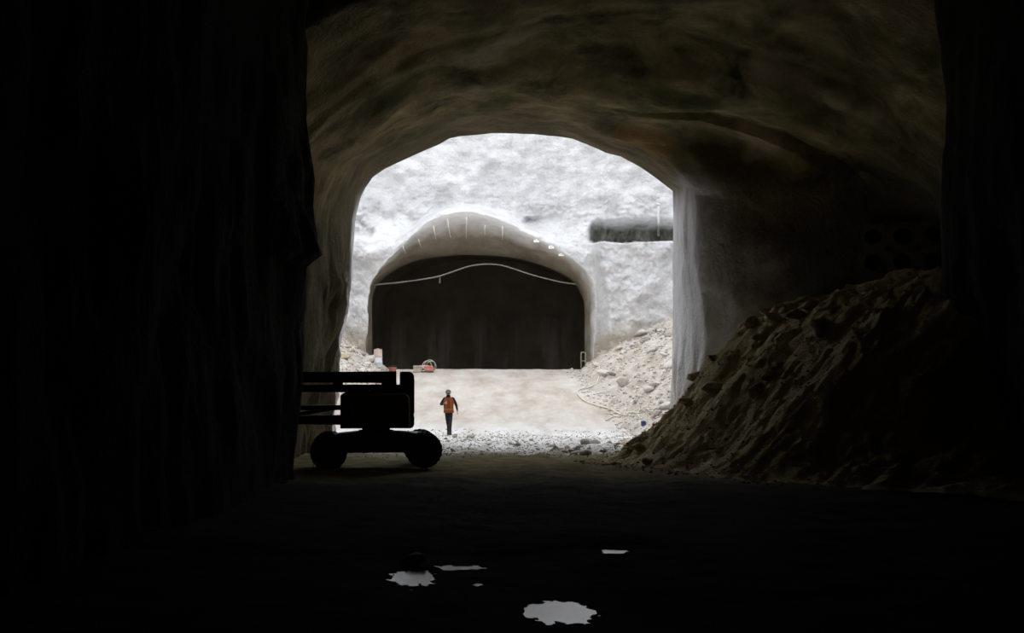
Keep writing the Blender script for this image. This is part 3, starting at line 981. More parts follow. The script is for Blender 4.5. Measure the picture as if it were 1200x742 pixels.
# chassis with sloped ends, axle beams and fenders
prism_part('chassis', [(lx(378), lz(530)), (lx(374), lz(512)), (lx(400), lz(508)), (lx(424), lz(505.5)), (lx(456), lz(505.5)), (lx(482), lz(507)), (lx(503), lz(508)), (lx(509), lz(514)), (lx(498), lz(530))], -0.62, 0.62, M_paint, bevel=0.03)
for xx in (lx(386), lx(494.5)):
    box_part('axle', xx - 0.10, xx + 0.10, -0.92, 0.92, 0.38, 0.56, M_steel)
for ax_, xx in enumerate((lx(386), lx(494.5))):
    for sgn_ in (-1, 1):
        w_ = thing_w = None
        bm = bmesh.new()
        R0, wd = 0.462, 0.17
        add_lathe(bm, [(0.27, -wd * 0.8), (0.36, -wd), (R0 - 0.05, -wd), (R0 - 0.012, -wd * 0.8), (R0, -wd * 0.4), (R0, wd * 0.4), (R0 - 0.012, wd * 0.8), (R0 - 0.05, wd), (0.36, wd), (0.27, wd * 0.8)], 'y', (0, 0, 0), 36)
        # tread lugs
        for k in range(22):
            t = 2 * math.pi * k / 22
            m = Matrix.Rotation(-t, 4, 'Y')
            for s3, o3 in ((-1, 0.0), (1, 0.14)):
                m2 = Matrix.Rotation(-(t + o3), 4, 'Y')
                n0 = len(bm.verts)
                y0_, y1_ = (-wd * 0.98, -0.01) if s3 < 0 else (0.01, wd * 0.98)
                add_box(bm, R0 - 0.03, R0 + 0.016, y0_, y1_, -0.030, 0.030)
                bm.verts.ensure_lookup_table()
                for v in bm.verts[n0:]: v.co = m2 @ v.co
        wh = bm_obj('wheel', bm, M_rubber, LIFT)
        wh.location = (xx, sgn_ * 0.98, 0.462 - (0.04 if ax_ == 0 else 0.0))
        bm = bmesh.new()
        add_lathe(bm, [(0.05, -0.10), (0.11, -0.10), (0.12, -0.05), (0.22, -0.03), (0.255, -0.11), (0.275, -0.13), (0.275, 0.13), (0.05, 0.13)], 'y', (0, 0, 0), 30)
        for k in range(8):
            t = 2 * math.pi * k / 8
            add_lathe(bm, [(0.014, -0.075), (0.014, -0.03)], 'y', (0.165 * math.cos(t), 0, 0.165 * math.sin(t)), 6)
        rm = bm_obj('wheel_rim', bm, M_rim, wh)
        if sgn_ > 0: rm.rotation_euler = (0, 0, math.pi)
# turntable
bm = bmesh.new(); add_lathe(bm, [(0.46, lz(507)), (0.46, lz(504.5)), (0.37, lz(504)), (0.37, lz(500.5)), (0.44, lz(500)), (0.44, lz(499))], 'z', (lx(440.5), 0, 0), 32)
bm_obj('turntable_ring', bm, M_steel, LIFT)
box_part('turntable', lx(399), lx(481), -0.55, 0.55, lz(502), lz(497), M_steel)
# superstructure: side frames and the rounded engine hoods
prism_part('turret_frame', [(lx(399), lz(498)), (lx(399), lz(464)), (lx(404), lz(460.5)), (lx(470), lz(460.5)), (lx(470), lz(498))], -0.34, 0.34, M_paint)
for sg in (-1, 1):
    y0_, y1_ = (-0.98, -0.36) if sg < 0 else (0.36, 0.98)
    hd = prism_part('engine_hood', [(lx(411), lz(501)), (lx(410), lz(466)), (lx(414), lz(462)), (lx(474), lz(461.5)), (lx(478.5), lz(466)), (lx(478.5), lz(501))], y0_, y1_, M_hood, bevel=0.05)
    yo = y0_ - 0.012 if sg < 0 else y1_ + 0.012
    for k in range(5):
        zz = lz(494) + k * 0.055
        box_part('vent_slat', lx(455), lx(472), min(yo, yo - sg * 0.03), max(yo, yo - sg * 0.03), zz, zz + 0.022, M_steel, parent=hd, bevel=0)
    box_part('hood_latch', lx(440), lx(443), min(yo, yo - sg * 0.03), max(yo, yo - sg * 0.03), lz(480), lz(477), M_steel, parent=hd, bevel=0)
# tail: counterweight tower with rounded top corner
cw = [(lx(468.8), lz(461)), (lx(468.8), lz(437.2)), (lx(470.2), lz(436)), (lx(479), lz(436)), (lx(482.3), lz(437.4)), (lx(484.2), lz(440.5)), (lx(484.8), lz(446)), (lx(484.8), lz(484)),
      (lx(483.8), lz(486)), (lx(484.8), lz(490)), (lx(484.6), lz(498)), (lx(482.5), lz(501.5)), (lx(472), lz(501.5)), (lx(472), lz(461))]
prism_part('counterweight', cw, -0.46, 0.46, M_paint, bevel=0.02)
# stacked booms running left
b1 = prism_part('main_boom', [(-3.15, lz(448.5)), (-3.15, lz(437)), (lx(464.3), lz(435.6)), (lx(464.3), lz(449.6))], -0.19, 0.19, M_paint)
for xx in (lx(360), lx(395), lx(430)):
    box_part('boom_collar', xx - 0.04, xx + 0.04, -0.215, 0.215, lz(448.9), lz(436.0), M_steel, parent=b1, bevel=0)
b2 = prism_part('lower_boom', [(-3.15, lz(459.5)), (-3.15, lz(451.8)), (lx(402), lz(451.2)), (lx(470), lz(451.2)), (lx(470), lz(460.3)), (lx(402), lz(460.3))], -0.24, 0.24, M_paint)
box_part('boom_pivot', lx(447), lx(464.3), -0.26, 0.26, lz(452), lz(448), M_steel)
box_part('boom_rest', lx(390), lx(402), -0.16, 0.16, lz(452), lz(448), M_steel)
# lower parallel arms and lift cylinder
prism_part('parallel_arm', [(-3.1, lz(480.6)), (-3.1, lz(476.0)), (lx(402), lz(475.2)), (lx(402), lz(481))], -0.17, 0.17, M_paint)
prism_part('riser_arm', [(-3.1, lz(497.0)), (-3.1, lz(488.4)), (lx(402), lz(486.8)), (lx(402), lz(498.2))], -0.22, 0.22, M_paint)
bm = bmesh.new(); add_tube(bm, [(-2.7, 0.30, lz(492)), (lx(396), 0.30, lz(478))], 0.055, 12)
cy = bm_obj('lift_cylinder', bm, M_steel, LIFT, smooth=True)
bm = bmesh.new()
for z0_, z1_ in ((lz(499), lz(435)),):
    add_box(bm, -3.32, -3.08, -0.27, 0.27, z0_, z1_)
bm_obj('end_knuckle', bm, M_steel, LIFT, bevel=0.04)
# hydraulic hose loop and little white plates
bm = bmesh.new(); add_tube(bm, catmull([(lx(452), -0.2, lz(438)), (lx(456), -0.24, lz(441)), (lx(457), -0.26, lz(450)), (lx(450), -0.27, lz(458))], 6), 0.016, 8)
bm_obj('hydraulic_hose', bm, M_rubber, LIFT, smooth=True)
box_part('white_plate', lx(480.5), lx(484), -0.63, -0.615, lz(511), lz(509.8), M_plate, bevel=0)
box_part('white_plate', lx(436.5), lx(441), -0.63, -0.615, lz(529.2), lz(528), M_plate, bevel=0)  # white plate in place of a bright gap in the chassis
bm = bmesh.new(); add_lathe(bm, [(0.03, lz(461)), (0.05, lz(459)), (0.05, lz(457.5)), (0.02, lz(457))], 'z', (lx(433), -0.5, 0), 12)
bm_obj('beacon', bm, M_plate, LIFT)

# white wire frame standing by the front wheel
wf = W(370.5, 554.5, 37.8)
bm = bmesh.new()
for (p, r_) in ((((-.075, 0, 0), (-.075, 0, .26)), .009), (((.075, 0, 0), (.075, 0, .26)), .009), (((-.084, 0, .25), (.084, 0, .25)), .009), (((-.084, 0, .03), (.084, 0, .03)), .009),
                (((-.075, .14, 0), (-.075, 0, .24)), .008), (((.075, .14, 0), (.075, 0, .24)), .008)):
    add_tube(bm, p, r_, 8)
o = bm_obj('wire_stand', bm, plain('grey_white_wire', (0.6, 0.6, 0.6), 0.6, var=0.1, scale=8), smooth=True)
o.location = (wf[0], wf[1], float(floor_h(wf[0], wf[1])) - 0.005)
tag(o, 'small pale wire frame standing before the left wheel of the boom lift', 'frame')

# ------------------------------------------------------------------ the walking person
def build_person():
    M_skin = plain('skin', (0.26, 0.155, 0.105), 0.6, var=0.1, scale=20, bump=0)
    M_jack = plain('dark_jacket', (0.020, 0.016, 0.018), 0.9, var=0.3, scale=12)
    M_trou = plain('navy_trousers', (0.026, 0.028, 0.036), 0.9, var=0.3, scale=12)
    M_boot = plain('boot_leather', (0.035, 0.033, 0.020), 0.8, var=0.3, scale=12)
    M_vest = plain('orange_vest', (0.28, 0.060, 0.013), 0.85, var=0.2, scale=10)
    M_tape = plain('grey_reflective_tape', (0.30, 0.17, 0.08), 0.5, var=0.1, scale=10, bump=0)
    M_helm = plain('dark_helmet', (0.07, 0.07, 0.068), 0.4, var=0.1, scale=10, spec=0.5, bump=0)
    M_hair = plain('dark_beard', (0.012, 0.010, 0.008), 0.95, var=0.2, scale=30, bump=0.3)
    M_eye = plain('eye_dark', (0.01, 0.01, 0.01), 0.3, var=0, scale=5, bump=0)
    x0, y0 = (526.2 - 600) / F * 60.6, 60.6
    root = thing('person', 'person in orange vest and dark helmet walking across the lit floor', 'person', (x0, y0, float(floor_h(x0, y0)) - 0.01), math.radians(4))
    # skeleton: person's right is -x (picture left), facing -y
    J = {}
    def j(n, x, y, z, rx, ry=None): J[n] = (Vector((x, y, z)), (rx, ry or rx))
    j('pelvis', -.01, 0.02, .95, .150, .115); j('waist', -.015, .0, 1.08, .148, .112); j('chest', -.02, -.03, 1.27, .170, .125); j('upper', -.02, -.035, 1.40, .155, .105)
    j('neck', -.025, -.04, 1.50, .062); j('skull', -.03, -.055, 1.58, .060)
    j('r_sh', -.19, -.03, 1.42, .072); j('r_el', -.325, .06, 1.19, .056); j('r_wr', -.21, -.20, 1.235, .038); j('r_pm', -.155, -.265, 1.265, .036, .022)
    j('l_sh', .165, -.02, 1.42, .072); j('l_el', .285, .10, 1.19, .056); j('l_wr', .325, -.04, .985, .038); j('l_pm', .335, -.085, .915, .036, .024)
    j('r_hip', -.095, .02, .90, .098); j('r_kn', -.055, .02, .50, .066); j('r_an', -.02, .36, .22, .046); j('r_ft', -.02, .30, .09, .045)
    j('l_hip', .075, .01, .90, .098); j('l_kn', .055, -.11, .50, .067); j('l_an', .035, -.16, .10, .048); j('l_ft', .04, -.30, .05, .045)
    E = [('pelvis', 'waist'), ('waist', 'chest'), ('chest', 'upper'), ('upper', 'neck'), ('neck', 'skull'), ('upper', 'r_sh'), ('r_sh', 'r_el'), ('r_el', 'r_wr'), ('r_wr', 'r_pm'),
         ('upper', 'l_sh'), ('l_sh', 'l_el'), ('l_el', 'l_wr'), ('l_wr', 'l_pm'), ('pelvis', 'r_hip'), ('r_hip', 'r_kn'), ('r_kn', 'r_an'), ('r_an', 'r_ft'), ('pelvis', 'l_hip'), ('l_hip', 'l_kn'), ('l_kn', 'l_an'), ('l_an', 'l_ft')]
    names = list(J)
    me = bpy.data.meshes.new('body_cage')
    me.from_pydata([J[n][0] for n in names], [(names.index(a), names.index(b)) for a, b in E], [])
    o = bpy.data.objects.new('body_cage', me); COL.objects.link(o)
    md = o.modifiers.new('skin', 'SKIN'); sb = o.modifiers.new('sub', 'SUBSURF'); sb.levels = 2; sb.render_levels = 2
    for i, n in enumerate(names):
        sv = me.skin_vertices[0].data[i]; sv.radius = J[n][1]; sv.use_root = (n == 'pelvis')
    dg = bpy.context.evaluated_depsgraph_get(); dg.update()
    bmesh_me = bpy.data.meshes.new_from_object(o.evaluated_get(dg))
    bpy.data.objects.remove(o)
    bm = bmesh.new(); bm.from_mesh(bmesh_me)
    # fingers: short bent chains rooted in the palm
    def finger(base, dirs, r):
        p = [Vector(base)]
        for d_ in dirs: p.append(p[-1] + Vector(d_))
        add_tube(bm, catmull(p, 3), [r] * 2 + [r * .95] * (3 * len(dirs) - 3) + [r * .8] * 2, 7)
    rp, lp = J['r_pm'][0], J['l_pm'][0]
    for k in range(4):    # right hand closes round the cup
        L = (.030, .034, .032, .026)[k]
        b = rp + Vector((.020, -.012, .032 - .021 * k))
        finger(b, [(L, -.018, 0), (L * .5, .022, 0), (-L * .3, .022, 0)], .0095)
    finger(rp + Vector((-.01, -.02, .03)), [(.012, -.02, .024), (.022, -.006, .018)], .0105)
    for k in range(4):    # left hand hangs, lightly curled
        L = (.032, .036, .034, .027)[k]
        b = lp + Vector((.000, -.028 + .020 * k, -.030))
        finger(b, [(.003, -.004, -L), (-.008, 0, -L * .8), (-.014, .002, -L * .6)], .0095)
    finger(lp + Vector((-.012, -.03, -.0)), [(-.012, -.022, -.024), (-.004, -.006, -.026)], .0105)
    # head with brow, nose, chin and ears
    hc = Vector((-.032, -.075, 1.625))
    hb = bmesh.new(); bmesh.ops.create_uvsphere(hb, u_segments=28, v_segments=20, radius=1.0)
    for v in hb.verts:
        x, y, z = v.co
        sx, sy, sz = .076, .098, .118
        if z < 0: sx *= 1 - .28 * (-z) ** 1.5; sy *= 1 - .10 * (-z)
        p = Vector((x * sx, y * sy, z * sz))
        if y < -0.3:
            nose = math.exp(-((x / .17) ** 2)) * math.exp(-(((z + .18) / .22) ** 2))
            p.y -= .026 * nose
            for s_ in (-1, 1): p.y += .012 * math.exp(-(((x - s_ * .38) / .18) ** 2)) * math.exp(-(((z - .03) / .13) ** 2))
            p.y -= .006 * math.exp(-(((z - .22) / .10) ** 2))
            p.y -= .010 * math.exp(-(((z + .80) / .16) ** 2)) * math.exp(-((x / .35) ** 2))
            p.y -= .005 * math.exp(-(((z + .48) / .06) ** 2)) * math.exp(-((x / .28) ** 2))
        if abs(x) > .85: p.x += math.copysign(.012, x) * math.exp(-(((z + .05) / .22) ** 2)) * math.exp(-(((y - .1) / .22) ** 2))
        v.co = p + hc
    tmp = bpy.data.meshes.new('h'); hb.to_mesh(tmp); hb.free(); bm.from_mesh(tmp); bpy.data.meshes.remove(tmp)
    body = bpy.data.meshes.new('body')
    bm.to_mesh(body); bm.free()
    for m in (M_skin, M_jack, M_trou, M_boot): body.materials.append(m)
    for p in body.polygons:
        c = p.center; p.use_smooth = True
        hand = min((c - rp).length, (c - lp).length) < .085 or (c - Vector((lp.x, lp.y, lp.z - .07))).length < .09
        if hand or c.z > 1.50: p.material_index = 0
        elif c.z < .96 and abs(c.x) < .26: p.material_index = 2
        else: p.material_index = 1
    link('body', body, None, root)
    # beard, eyes
    hb = bmesh.new(); bmesh.ops.create_uvsphere(hb, u_segments=20, v_segments=12, radius=1.0)
    for v in hb.verts: v.co = Vector((v.co.x * .064, v.co.y * .052, v.co.z * .050)) + hc + Vector((0, -.052, -.082))
    bm_obj('beard', hb, M_hair, root, smooth=True)
    hb = bmesh.new(); bmesh.ops.create_uvsphere(hb, u_segments=20, v_segments=12, radius=1.0)
    for v in hb.verts: v.co = Vector((v.co.x * .080, v.co.y * .080, v.co.z * .085)) + hc + Vector((0, .025, .0))
    bm_obj('hair', hb, M_hair, root, smooth=True)
    for s_ in (-1, 1):
        hb = bmesh.new(); bmesh.ops.create_uvsphere(hb, u_segments=10, v_segments=8, radius=.011)
        for v in hb.verts: v.co += hc + Vector((s_ * .029, -.083, .004))
        bm_obj('eye', hb, M_eye, root, smooth=True)
    # helmet: dome, brim, ridge
    hb = bmesh.new()
    add_lathe(hb, [(.104, 0), (.107, .012), (.103, .05), (.088, .088), (.060, .113), (.022, .124), (.004, .125)], 'z', (0, 0, 0), 28)
    for v in hb.verts: v.co.y *= 1.16
    hm = bm_obj('helmet', hb, M_helm, root, smooth=True)
    hm.location = hc + Vector((0, .008, .043)); hm.rotation_euler = (math.radians(7), 0, 0)
    hb = bmesh.new()
    a_ = [];  b_ = []
    for k in range(15):
        t = math.pi + math.pi * k / 14
        a_.append((.100 * math.cos(t), .116 * math.sin(t))); b_.append((.112 * math.cos(t), .122 * math.sin(t) + .050 * math.sin(t)))
    for z0_ in (0,):
        top_a = [hb.verts.new((x, y, .014)) for x, y in a_]; top_b = [hb.verts.new((x, y, .004)) for x, y in b_]
        bot_a = [hb.verts.new((x, y, .006)) for x, y in a_]; bot_b = [hb.verts.new((x, y, -.002)) for x, y in b_]
        for k in range(14):
            hb.faces.new((top_a[k], top_a[k + 1], top_b[k + 1], top_b[k])); hb.faces.new((bot_a[k + 1], bot_a[k], bot_b[k], bot_b[k + 1]))
            hb.faces.new((top_b[k], top_b[k + 1], bot_b[k + 1], bot_b[k])); hb.faces.new((top_a[k + 1], top_a[k], bot_a[k], bot_a[k + 1]))
    bm_obj('brim', hb, M_helm, hm, smooth=True)
    hb = bmesh.new(); add_box(hb, -.03, .03, -.140, -.112, .020, .055)
    bm_obj('head_lamp', hb, M_plate, hm, bevel=.006)
    # vest: open-armed shell round the trunk
    def ringpts(z, cx, cy, rx, ry, n=36, p=2.4):
        out = []
        for k in range(n):
            t = 2 * math.pi * k / n
            c, s_ = math.cos(t), math.sin(t)
            out.append((cx + rx * math.copysign(abs(c) ** (2 / p), c), cy + ry * math.copysign(abs(s_) ** (2 / p), s_), z))
        return out
    hb = bmesh.new()
    lv = [(.87, -.01, .015, .195, .162), (.95, -.012, .012, .190, .158), (1.05, -.015, .0, .182, .150), (1.16, -.018, -.018, .188, .155), (1.27, -.02, -.03, .196, .160), (1.36, -.02, -.035, .190, .150), (1.44, -.022, -.038, .165, .125), (1.49, -.024, -.04, .105, .085)]
    rings_ = [[hb.verts.new(p) for p in ringpts(*l)] for l in lv]
    n = 36
    for A, B in zip(rings_, rings_[1:]):
        for k in range(n):
            f = hb.faces.new((A[k], A[(k + 1) % n], B[(k + 1) % n], B[k]))
    # sleeves stay outside: remove faces where the shoulders pass through
    kill = [f for f in hb.faces if abs(abs(f.calc_center_median().x + .02) - .185) < .03 and 1.33 < f.calc_center_median().z < 1.47]
    bmesh.ops.delete(hb, geom=kill, context='FACES')
    vest = bm_obj('vest', hb, M_vest, root, smooth=True)
    sd = vest.modifiers.new('thick', 'SOLIDIFY'); sd.thickness = .012; sd.offset = 1
    for (za, zb_) in ((.985, 1.035),):
        hb = bmesh.new()
        r1 = [hb.verts.new(p) for p in ringpts(za, -.013, .008, .204, .172)]; r2 = [hb.verts.new(p) for p in ringpts(zb_, -.015, .002, .200, .168)]
        for k in range(n): hb.faces.new((r1[k], r1[(k + 1) % n], r2[(k + 1) % n], r2[k]))
        tp = bm_obj('reflective_band', hb, M_tape, vest, smooth=True)
    for s_ in (-1, 1):
        hb = bmesh.new()
        pts_ = [(s_ * .085 - .018, -.182, 1.05), (s_ * .088 - .018, -.186, 1.16), (s_ * .090 - .02, -.203, 1.27), (s_ * .088 - .02, -.197, 1.36), (s_ * .083 - .02, -.168, 1.44)]
        pa = [hb.verts.new((x - .013, y, z)) for x, y, z in pts_]; pb = [hb.verts.new((x + .013, y, z)) for x, y, z in pts_]
        for k in range(4): hb.faces.new((pa[k], pb[k], pb[k + 1], pa[k + 1]))
        bm_obj('reflective_strip', hb, M_tape, vest, smooth=True)
    # boots
    def boot(p, pitch, yaw):
        hb = bmesh.new()
        secs_ = [(.10, .045, .045, .0), (.07, .05, .07, .0), (0, .052, .095, .0), (-.08, .052, .080, .0), (-.15, .050, .060, .0), (-.19, .035, .045, .0)]
        rr = []
        for (y, hw, h, z0_) in secs_:
            rr.append([hb.verts.new(v) for v in ((-hw, y, 0), (-hw, y, h * .6), (-hw * .6, y, h), (hw * .6, y, h), (hw, y, h * .6), (hw, y, 0))])
        for A, B in zip(rr, rr[1:]):
            for k in range(6): hb.faces.new((A[k], A[(k + 1) % 6], B[(k + 1) % 6], B[k]))
        hb.faces.new(rr[0]); hb.faces.new(rr[-1][::-1])
        bo = bm_obj('boot', hb, M_boot, root, smooth=True)
        hb = bmesh.new(); add_lathe(hb, [(.060, .05), (.062, .12), (.060, .22), (.055, .23)], 'z', (0, .04, 0), 16)
        bm_obj('boot_shaft', hb, M_boot, bo, smooth=True)
        bo.location = p; bo.rotation_euler = (pitch, 0, yaw)
    boot((.037, -.20, .012), 0, .05)
    boot((-.02, .30, .10), math.radians(38), 0)
    # cup or phone held at the chest
    hb = bmesh.new(); add_lathe(hb, [(.026, -.05), (.034, .05), (.031, .05), (.025, -.04)], 'z', (0, 0, 0), 16)
    cp = bm_obj('cup', hb, plain('pale_paper', (0.5, 0.42, 0.34), 0.7, var=0.05, bump=0), None, smooth=True)
    cp.location = root.location + Matrix.Rotation(math.radians(4), 3, 'Z') @ (rp + Vector((.035, -.045, .005)))
    tag(cp, 'small pale cup held at the chest by the walking person', 'cup')


build_person()

# ------------------------------------------------------------------ things about the second tunnel
M_cable = plain('grey_white_hose', (0.45, 0.43, 0.39), 0.7, var=0.1, scale=3)
M_rebar = plain('pale_rebar', (0.80, 0.78, 0.72), 0.6, var=0.15, scale=5)
M_cream = plain('cream_hose', (0.70, 0.66, 0.55), 0.6, var=0.12, scale=3)

bm = bmesh.new()
add_tube(bm, catmull([W(a_, b_, 82.9) for a_, b_ in ((438, 334), (458, 332), (480, 329.5), (500, 326.5), (515, 323.5), (530, 318.5), (548, 312.5), (562, 310), (575, 309.5), (588, 311), (602, 315), (620, 321), (640, 326.5), (660, 331), (676, 333))], 5), 0.042, 10)
tag(bm_obj('air_hose', bm, M_cable, smooth=True), 'pale hose hanging in a bow across the dark second tunnel mouth', 'hose')
bm = bmesh.new(); add_tube(bm, [W(515.5, 324, 82.95), W(515.5, 332, 82.95)], 0.03, 8)
tag(bm_obj('hose_tail', bm, M_cable, smooth=True), 'short pale end dangling below the bowed hose', 'hose')

# spiling rods sticking out of the brow, each its own thing
SP = [((472.2, 288.5), (475.4, 297)), ((490.4, 280.8), (493.8, 290.5)), ((507.9, 265), (511.8, 282.7)), ((524.4, 256.5), (528, 278.5)), ((547, 254), (546.5, 279)), ((568.3, 264), (568.1, 275)), ((589, 265), (588.7, 281))]
ordn = ['lowest and leftmost', 'second from the left', 'third from the left', 'fourth from the left', 'fifth from the left', 'second from the right', 'rightmost']


def flare_y(px, py):
    """distance of the bell mouth surface seen in one direction"""
    P = f1.reshape(-1, 3)
    u = 600 + P[:, 0] / P[:, 1] * F; v = HY - (P[:, 2] - CZ) / P[:, 1] * F
    k = np.argmin((u - px) ** 2 + (v - py) ** 2)
    return float(P[k, 1])


for (a_, b_), od in zip(SP, ordn):
    bm = bmesh.new()
    pts_ = []
    for w_ in np.linspace(0, 1, 5):
        pq = (a_[0] + (b_[0] - a_[0]) * w_, a_[1] + (b_[1] - a_[1]) * w_)
        pts_.append(Vector(W(*pq, flare_y(*pq) - 0.22)))
    add_tube(bm, [pts_[0], (pts_[0] + pts_[-1]) / 2 + Vector((0, min(0, min(p.y for p in pts_[1:4]) - (pts_[0].y + pts_[-1].y) / 2), 0)), pts_[-1]], 0.026, 8)
    tag(bm_obj('spiling_rod', bm, M_rebar, smooth=True), 'pale steel rod on the arch soffit, ' + od + ' of seven', 'rod', 'rods on the arch soffit')
for (p_, od) in (((628.6, 282.6), 'upper left'), ((646, 290), 'middle'), ((657.7, 298.5), 'lower right')):
    yq = flare_y(*p_) - 0.03
    root = thing('rock_bolt', 'pale bolt plate on the right of the arch soffit, ' + od + ' of three', 'bolt', W(*p_, yq), 0, 'bolt plates on the arch soffit')
    root.rotation_euler = (math.radians(-35), 0, 0)
    bm = bmesh.new(); add_box(bm, -.14, .14, -.03, .01, -.10, .10)
    bm_obj('plate', bm, M_rebar, root, bevel=.01)
    bm = bmesh.new(); add_lathe(bm, [(.05, -.10), (.05, -.03)], 'y', (0, 0, 0), 6)
    bm_obj('nut', bm, M_rebar, root)

# pipe standing on the recessed ledge
Yl = 79.2
a_, b_ = W(771.7, 241, Yl), W(771.7, 277, Yl)
bm = bmesh.new(); add_tube(bm, [b_, a_], 0.06, 12); add_lathe(bm, [(.075, 0), (.075, .12)], 'z', a_, 12)
tag(bm_obj('standpipe', bm, M_white, smooth=True), 'white upright pipe above the ledge of the block wall', 'pipe')

# white and reddish upright container by the left pillar
M_pl = plain('white_plastic', (0.66, 0.68, 0.74), 0.5, var=0.1, scale=4)
M_red = plain('faded_red', (0.55, 0.20, 0.16), 0.6, var=0.2, scale=5)
M_pink = plain('dusty_red_plastic', (0.55, 0.42, 0.38), 0.6, var=0.25, scale=5)
Yd = 77.6
dx_, _, dz_ = W(443, 427, Yd)
dz_ = float(max(heap_h(dx_, Yd), floor_h(dx_, Yd))) - 0.02
hgt = CZ + (HY - 409) / F * Yd - dz_
root = thing('plastic_drum', 'white plastic drum with dusty red upper half beside the left pillar', 'drum', (dx_, Yd, dz_))
bm = bmesh.new(); add_lathe(bm, [(.20, 0), (.22, .03), (.22, hgt * .25), (.235, hgt * .27), (.22, hgt * .29), (.22, hgt * .55)], 'z', (0, 0, 0), 24)
bm_obj('body', bm, M_pl, root, smooth=True)
bm = bmesh.new(); add_lathe(bm, [(.222, hgt * .55), (.235, hgt * .57), (.22, hgt * .6), (.215, hgt * .92), (.19, hgt * .96)], 'z', (0, 0, 0), 24)
bm_obj('upper_band', bm, M_pink, root, smooth=True)
bm = bmesh.new(); add_lathe(bm, [(.20, hgt * .955), (.20, hgt * .99), (.08, hgt), (.08, hgt * 1.02)], 'z', (0, 0, 0), 24)
bm_obj('lid', bm, M_pink, root, smooth=True)

# red tub half sunk behind the lip
Yd = 78.4
tx_, _, _ = W(460, 430, Yd); tz_ = float(max(heap_h(tx_, Yd), floor_h(tx_, Yd))) - 0.02
root = thing('red_tub', 'low red tub on the lip of the ramp right of the drum', 'tub', (tx_, Yd, tz_))
bm = bmesh.new(); add_lathe(bm, [(.15, 0), (.20, .20), (.23, .21), (.23, .24), (.20, .24), (.14, .04)], 'z', (0, 0, 0), 24)
bm_obj('body', bm, M_red, root, smooth=True)
bm = bmesh.new(); add_tube(bm, catmull([(-.22, 0, .22), (-.12, -.05, .33), (.12, -.05, .33), (.22, 0, .22)], 6), .012, 8)
bm_obj('handle', bm, M_steel, root, smooth=True)

# pump set with crate and coiled hose on the lip
Yd = 78.2
cx_, _, _ = W(500, 433, Yd); cz_ = float(floor_h(cx_, Yd)) - 0.02
root = thing('pump', 'dusty red pump unit with pale hose rings on the ramp lip', 'pump', (cx_, Yd, cz_))
bm = bmesh.new(); add_box(bm, -.12, .34, -.2, .2, .06, .34)
bm_obj('housing', bm, M_red, root, bevel=.04)
bm = bmesh.new(); add_lathe(bm, [(.10, -.26), (.13, -.24), (.13, .22), (.08, .24)], 'x', (-.12, 0, .24), 18)
bm_obj('motor', bm, M_pink, root, smooth=True)
for s_ in (-.16, .16):
    bm = bmesh.new(); add_box(bm, -.3, .36, s_ - .03, s_ + .03, 0, .06)
    bm_obj('skid', bm, M_steel, root)
for (ox, oz, r_, tl) in ((.16, .36, .27, .2), (.24, .33, .24, -.25), (.02, .36, .22, .5)):
    bm = bmesh.new()
    pth = [(ox + r_ * math.cos(t), tl * .3 * math.sin(t) - .05, oz + r_ * math.sin(t)) for t in np.linspace(0, 2 * math.pi, 33)]
    add_tube(bm, pth, .020, 8)
    bm_obj('hose_ring', bm, M_cable, root, smooth=True)
bx_, _, _ = W(489.5, 433, Yd)
root = thing('crate', 'small dull wooden crate left of the red pump', 'crate', (bx_, Yd, float(floor_h(bx_, Yd)) - 0.02))
M_wood = plain('dusty_wood', (0.42, 0.38, 0.30), 0.9, var=0.2, scale=6)
for k in range(3):
    for yy_ in (-.17, .17):
        bm = bmesh.new(); add_box(bm, -.22, .22, yy_ - .012, yy_ + .012, .02 + k * .12, .12 + k * .12); bm_obj('slat', bm, M_wood, root)
    for xx_ in (-.21, .21):
        bm = bmesh.new(); add_box(bm, xx_ - .012, xx_ + .012, -.158, .158, .02 + k * .12, .12 + k * .12); bm_obj('slat', bm, M_wood, root)
bm = bmesh.new(); add_box(bm, -.21, .21, -.16, .16, .0, .02); bm_obj('base', bm, M_wood, root)

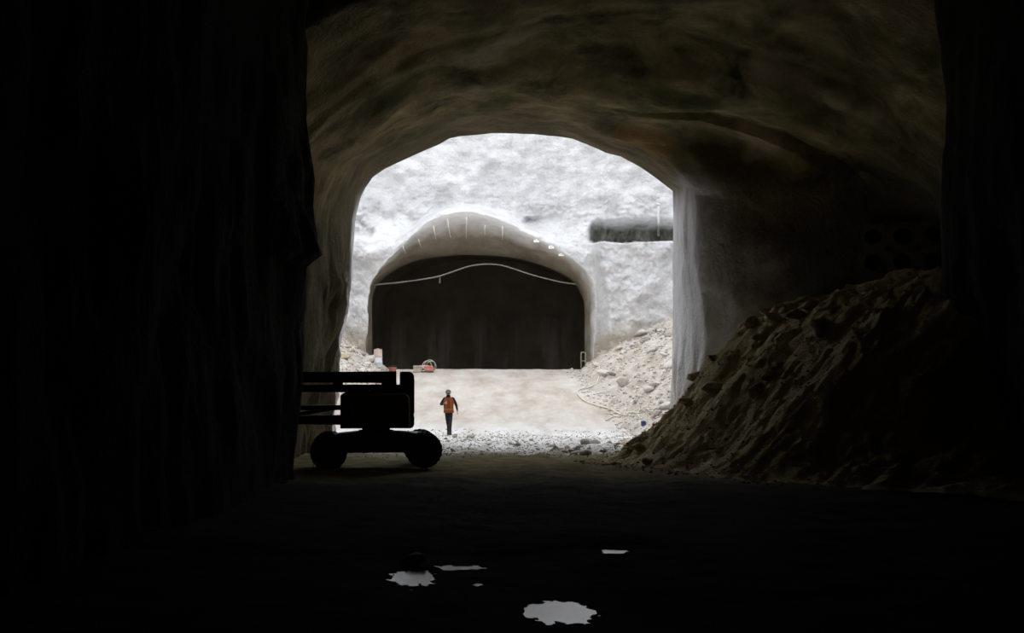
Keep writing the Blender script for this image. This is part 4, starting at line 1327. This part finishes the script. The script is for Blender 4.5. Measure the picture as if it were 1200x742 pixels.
# little marker frame at the right edge of the mouth
Yd = 78.6
fx_, _, _ = W(683.5, 426, Yd); fz_ = float(max(slope_h(fx_, Yd), floor_h(fx_, Yd))) - .02
top_ = CZ + (HY - 413) / F * Yd - fz_
bm = bmesh.new()
for p in (((-.11, 0, 0), (-.11, 0, top_)), ((.11, 0, 0), (.11, 0, top_)), ((-.13, 0, top_), (.13, 0, top_)), ((-.11, 0, top_ * .5), (.11, 0, top_ * .5))): add_tube(bm, p, .018, 8)
o = bm_obj('marker_frame', bm, M_wood, smooth=True); o.location = (fx_, Yd, fz_)
tag(o, 'small wooden frame at the right edge of the second tunnel mouth', 'frame')

# hoses snaking over the ramp and the rubble foot
def ground(x, y):
    return float(max(floor_h(x, y), slope_h(x, y) if 53 <= y else mound_h(x, y) if x > 2.6 else -9))


def find_ground(px, py):
    """first place where the ground meets one line of sight"""
    Yq = np.arange(44, 79.6, 0.1)
    x = (px - 600.0) / F * Yq; z = CZ + (HY - py) / F * Yq
    g = np.maximum(floor_h(x, Yq), np.where(Yq >= 53, slope_h(x, Yq), np.where(x > 2.6, mound_h(x, Yq), -9)))
    hit = np.nonzero(g >= z)[0]
    k = hit[0] if len(hit) else len(Yq) - 6
    return (float(x[k]), float(Yq[k]), float(g[k]))


def lay(pxs, r, name, mat, label):
    pts_ = [Vector(find_ground(*p)) for p in pxs]
    path = catmull(pts_, 10)
    path = [Vector((p.x, p.y, ground(p.x, p.y) + r * 1.6)) for p in path]
    bm = bmesh.new(); add_tube(bm, path, r, 8)
    tag(bm_obj(name, bm, mat, smooth=True), label, 'hose')


lay([(688, 425), (697, 428), (702.5, 434), (701, 446), (692, 455), (677, 459), (680, 467), (697, 476), (715, 481), (738, 485), (758, 482), (783, 480)], 0.034, 'water_hose', M_cream, 'cream hose snaking in an S down the pale ramp')
lay([(710, 494), (722, 489), (735, 487), (748, 490), (760, 488)], 0.022, 'water_hose', M_cream, 'short pale hose lying among the stones at the slope foot')

# blue canister among the stones
g_ = find_ground(754, 500)
root = thing('blue_canister', 'small blue canister lying among grey stones by the right jamb', 'canister', (g_[0], g_[1], g_[2] - 0.01), 0.5)
bm = bmesh.new(); add_box(bm, -.09, .09, -.07, .07, 0, .20)
bm_obj('body', bm, plain('blue_plastic', (0.04, 0.065, 0.20), 0.5, var=0.15), root, bevel=.03)
bm = bmesh.new(); add_lathe(bm, [(.03, .19), (.03, .235)], 'z', (-.04, 0, 0), 12)
bm_obj('cap', bm, M_plate, root)
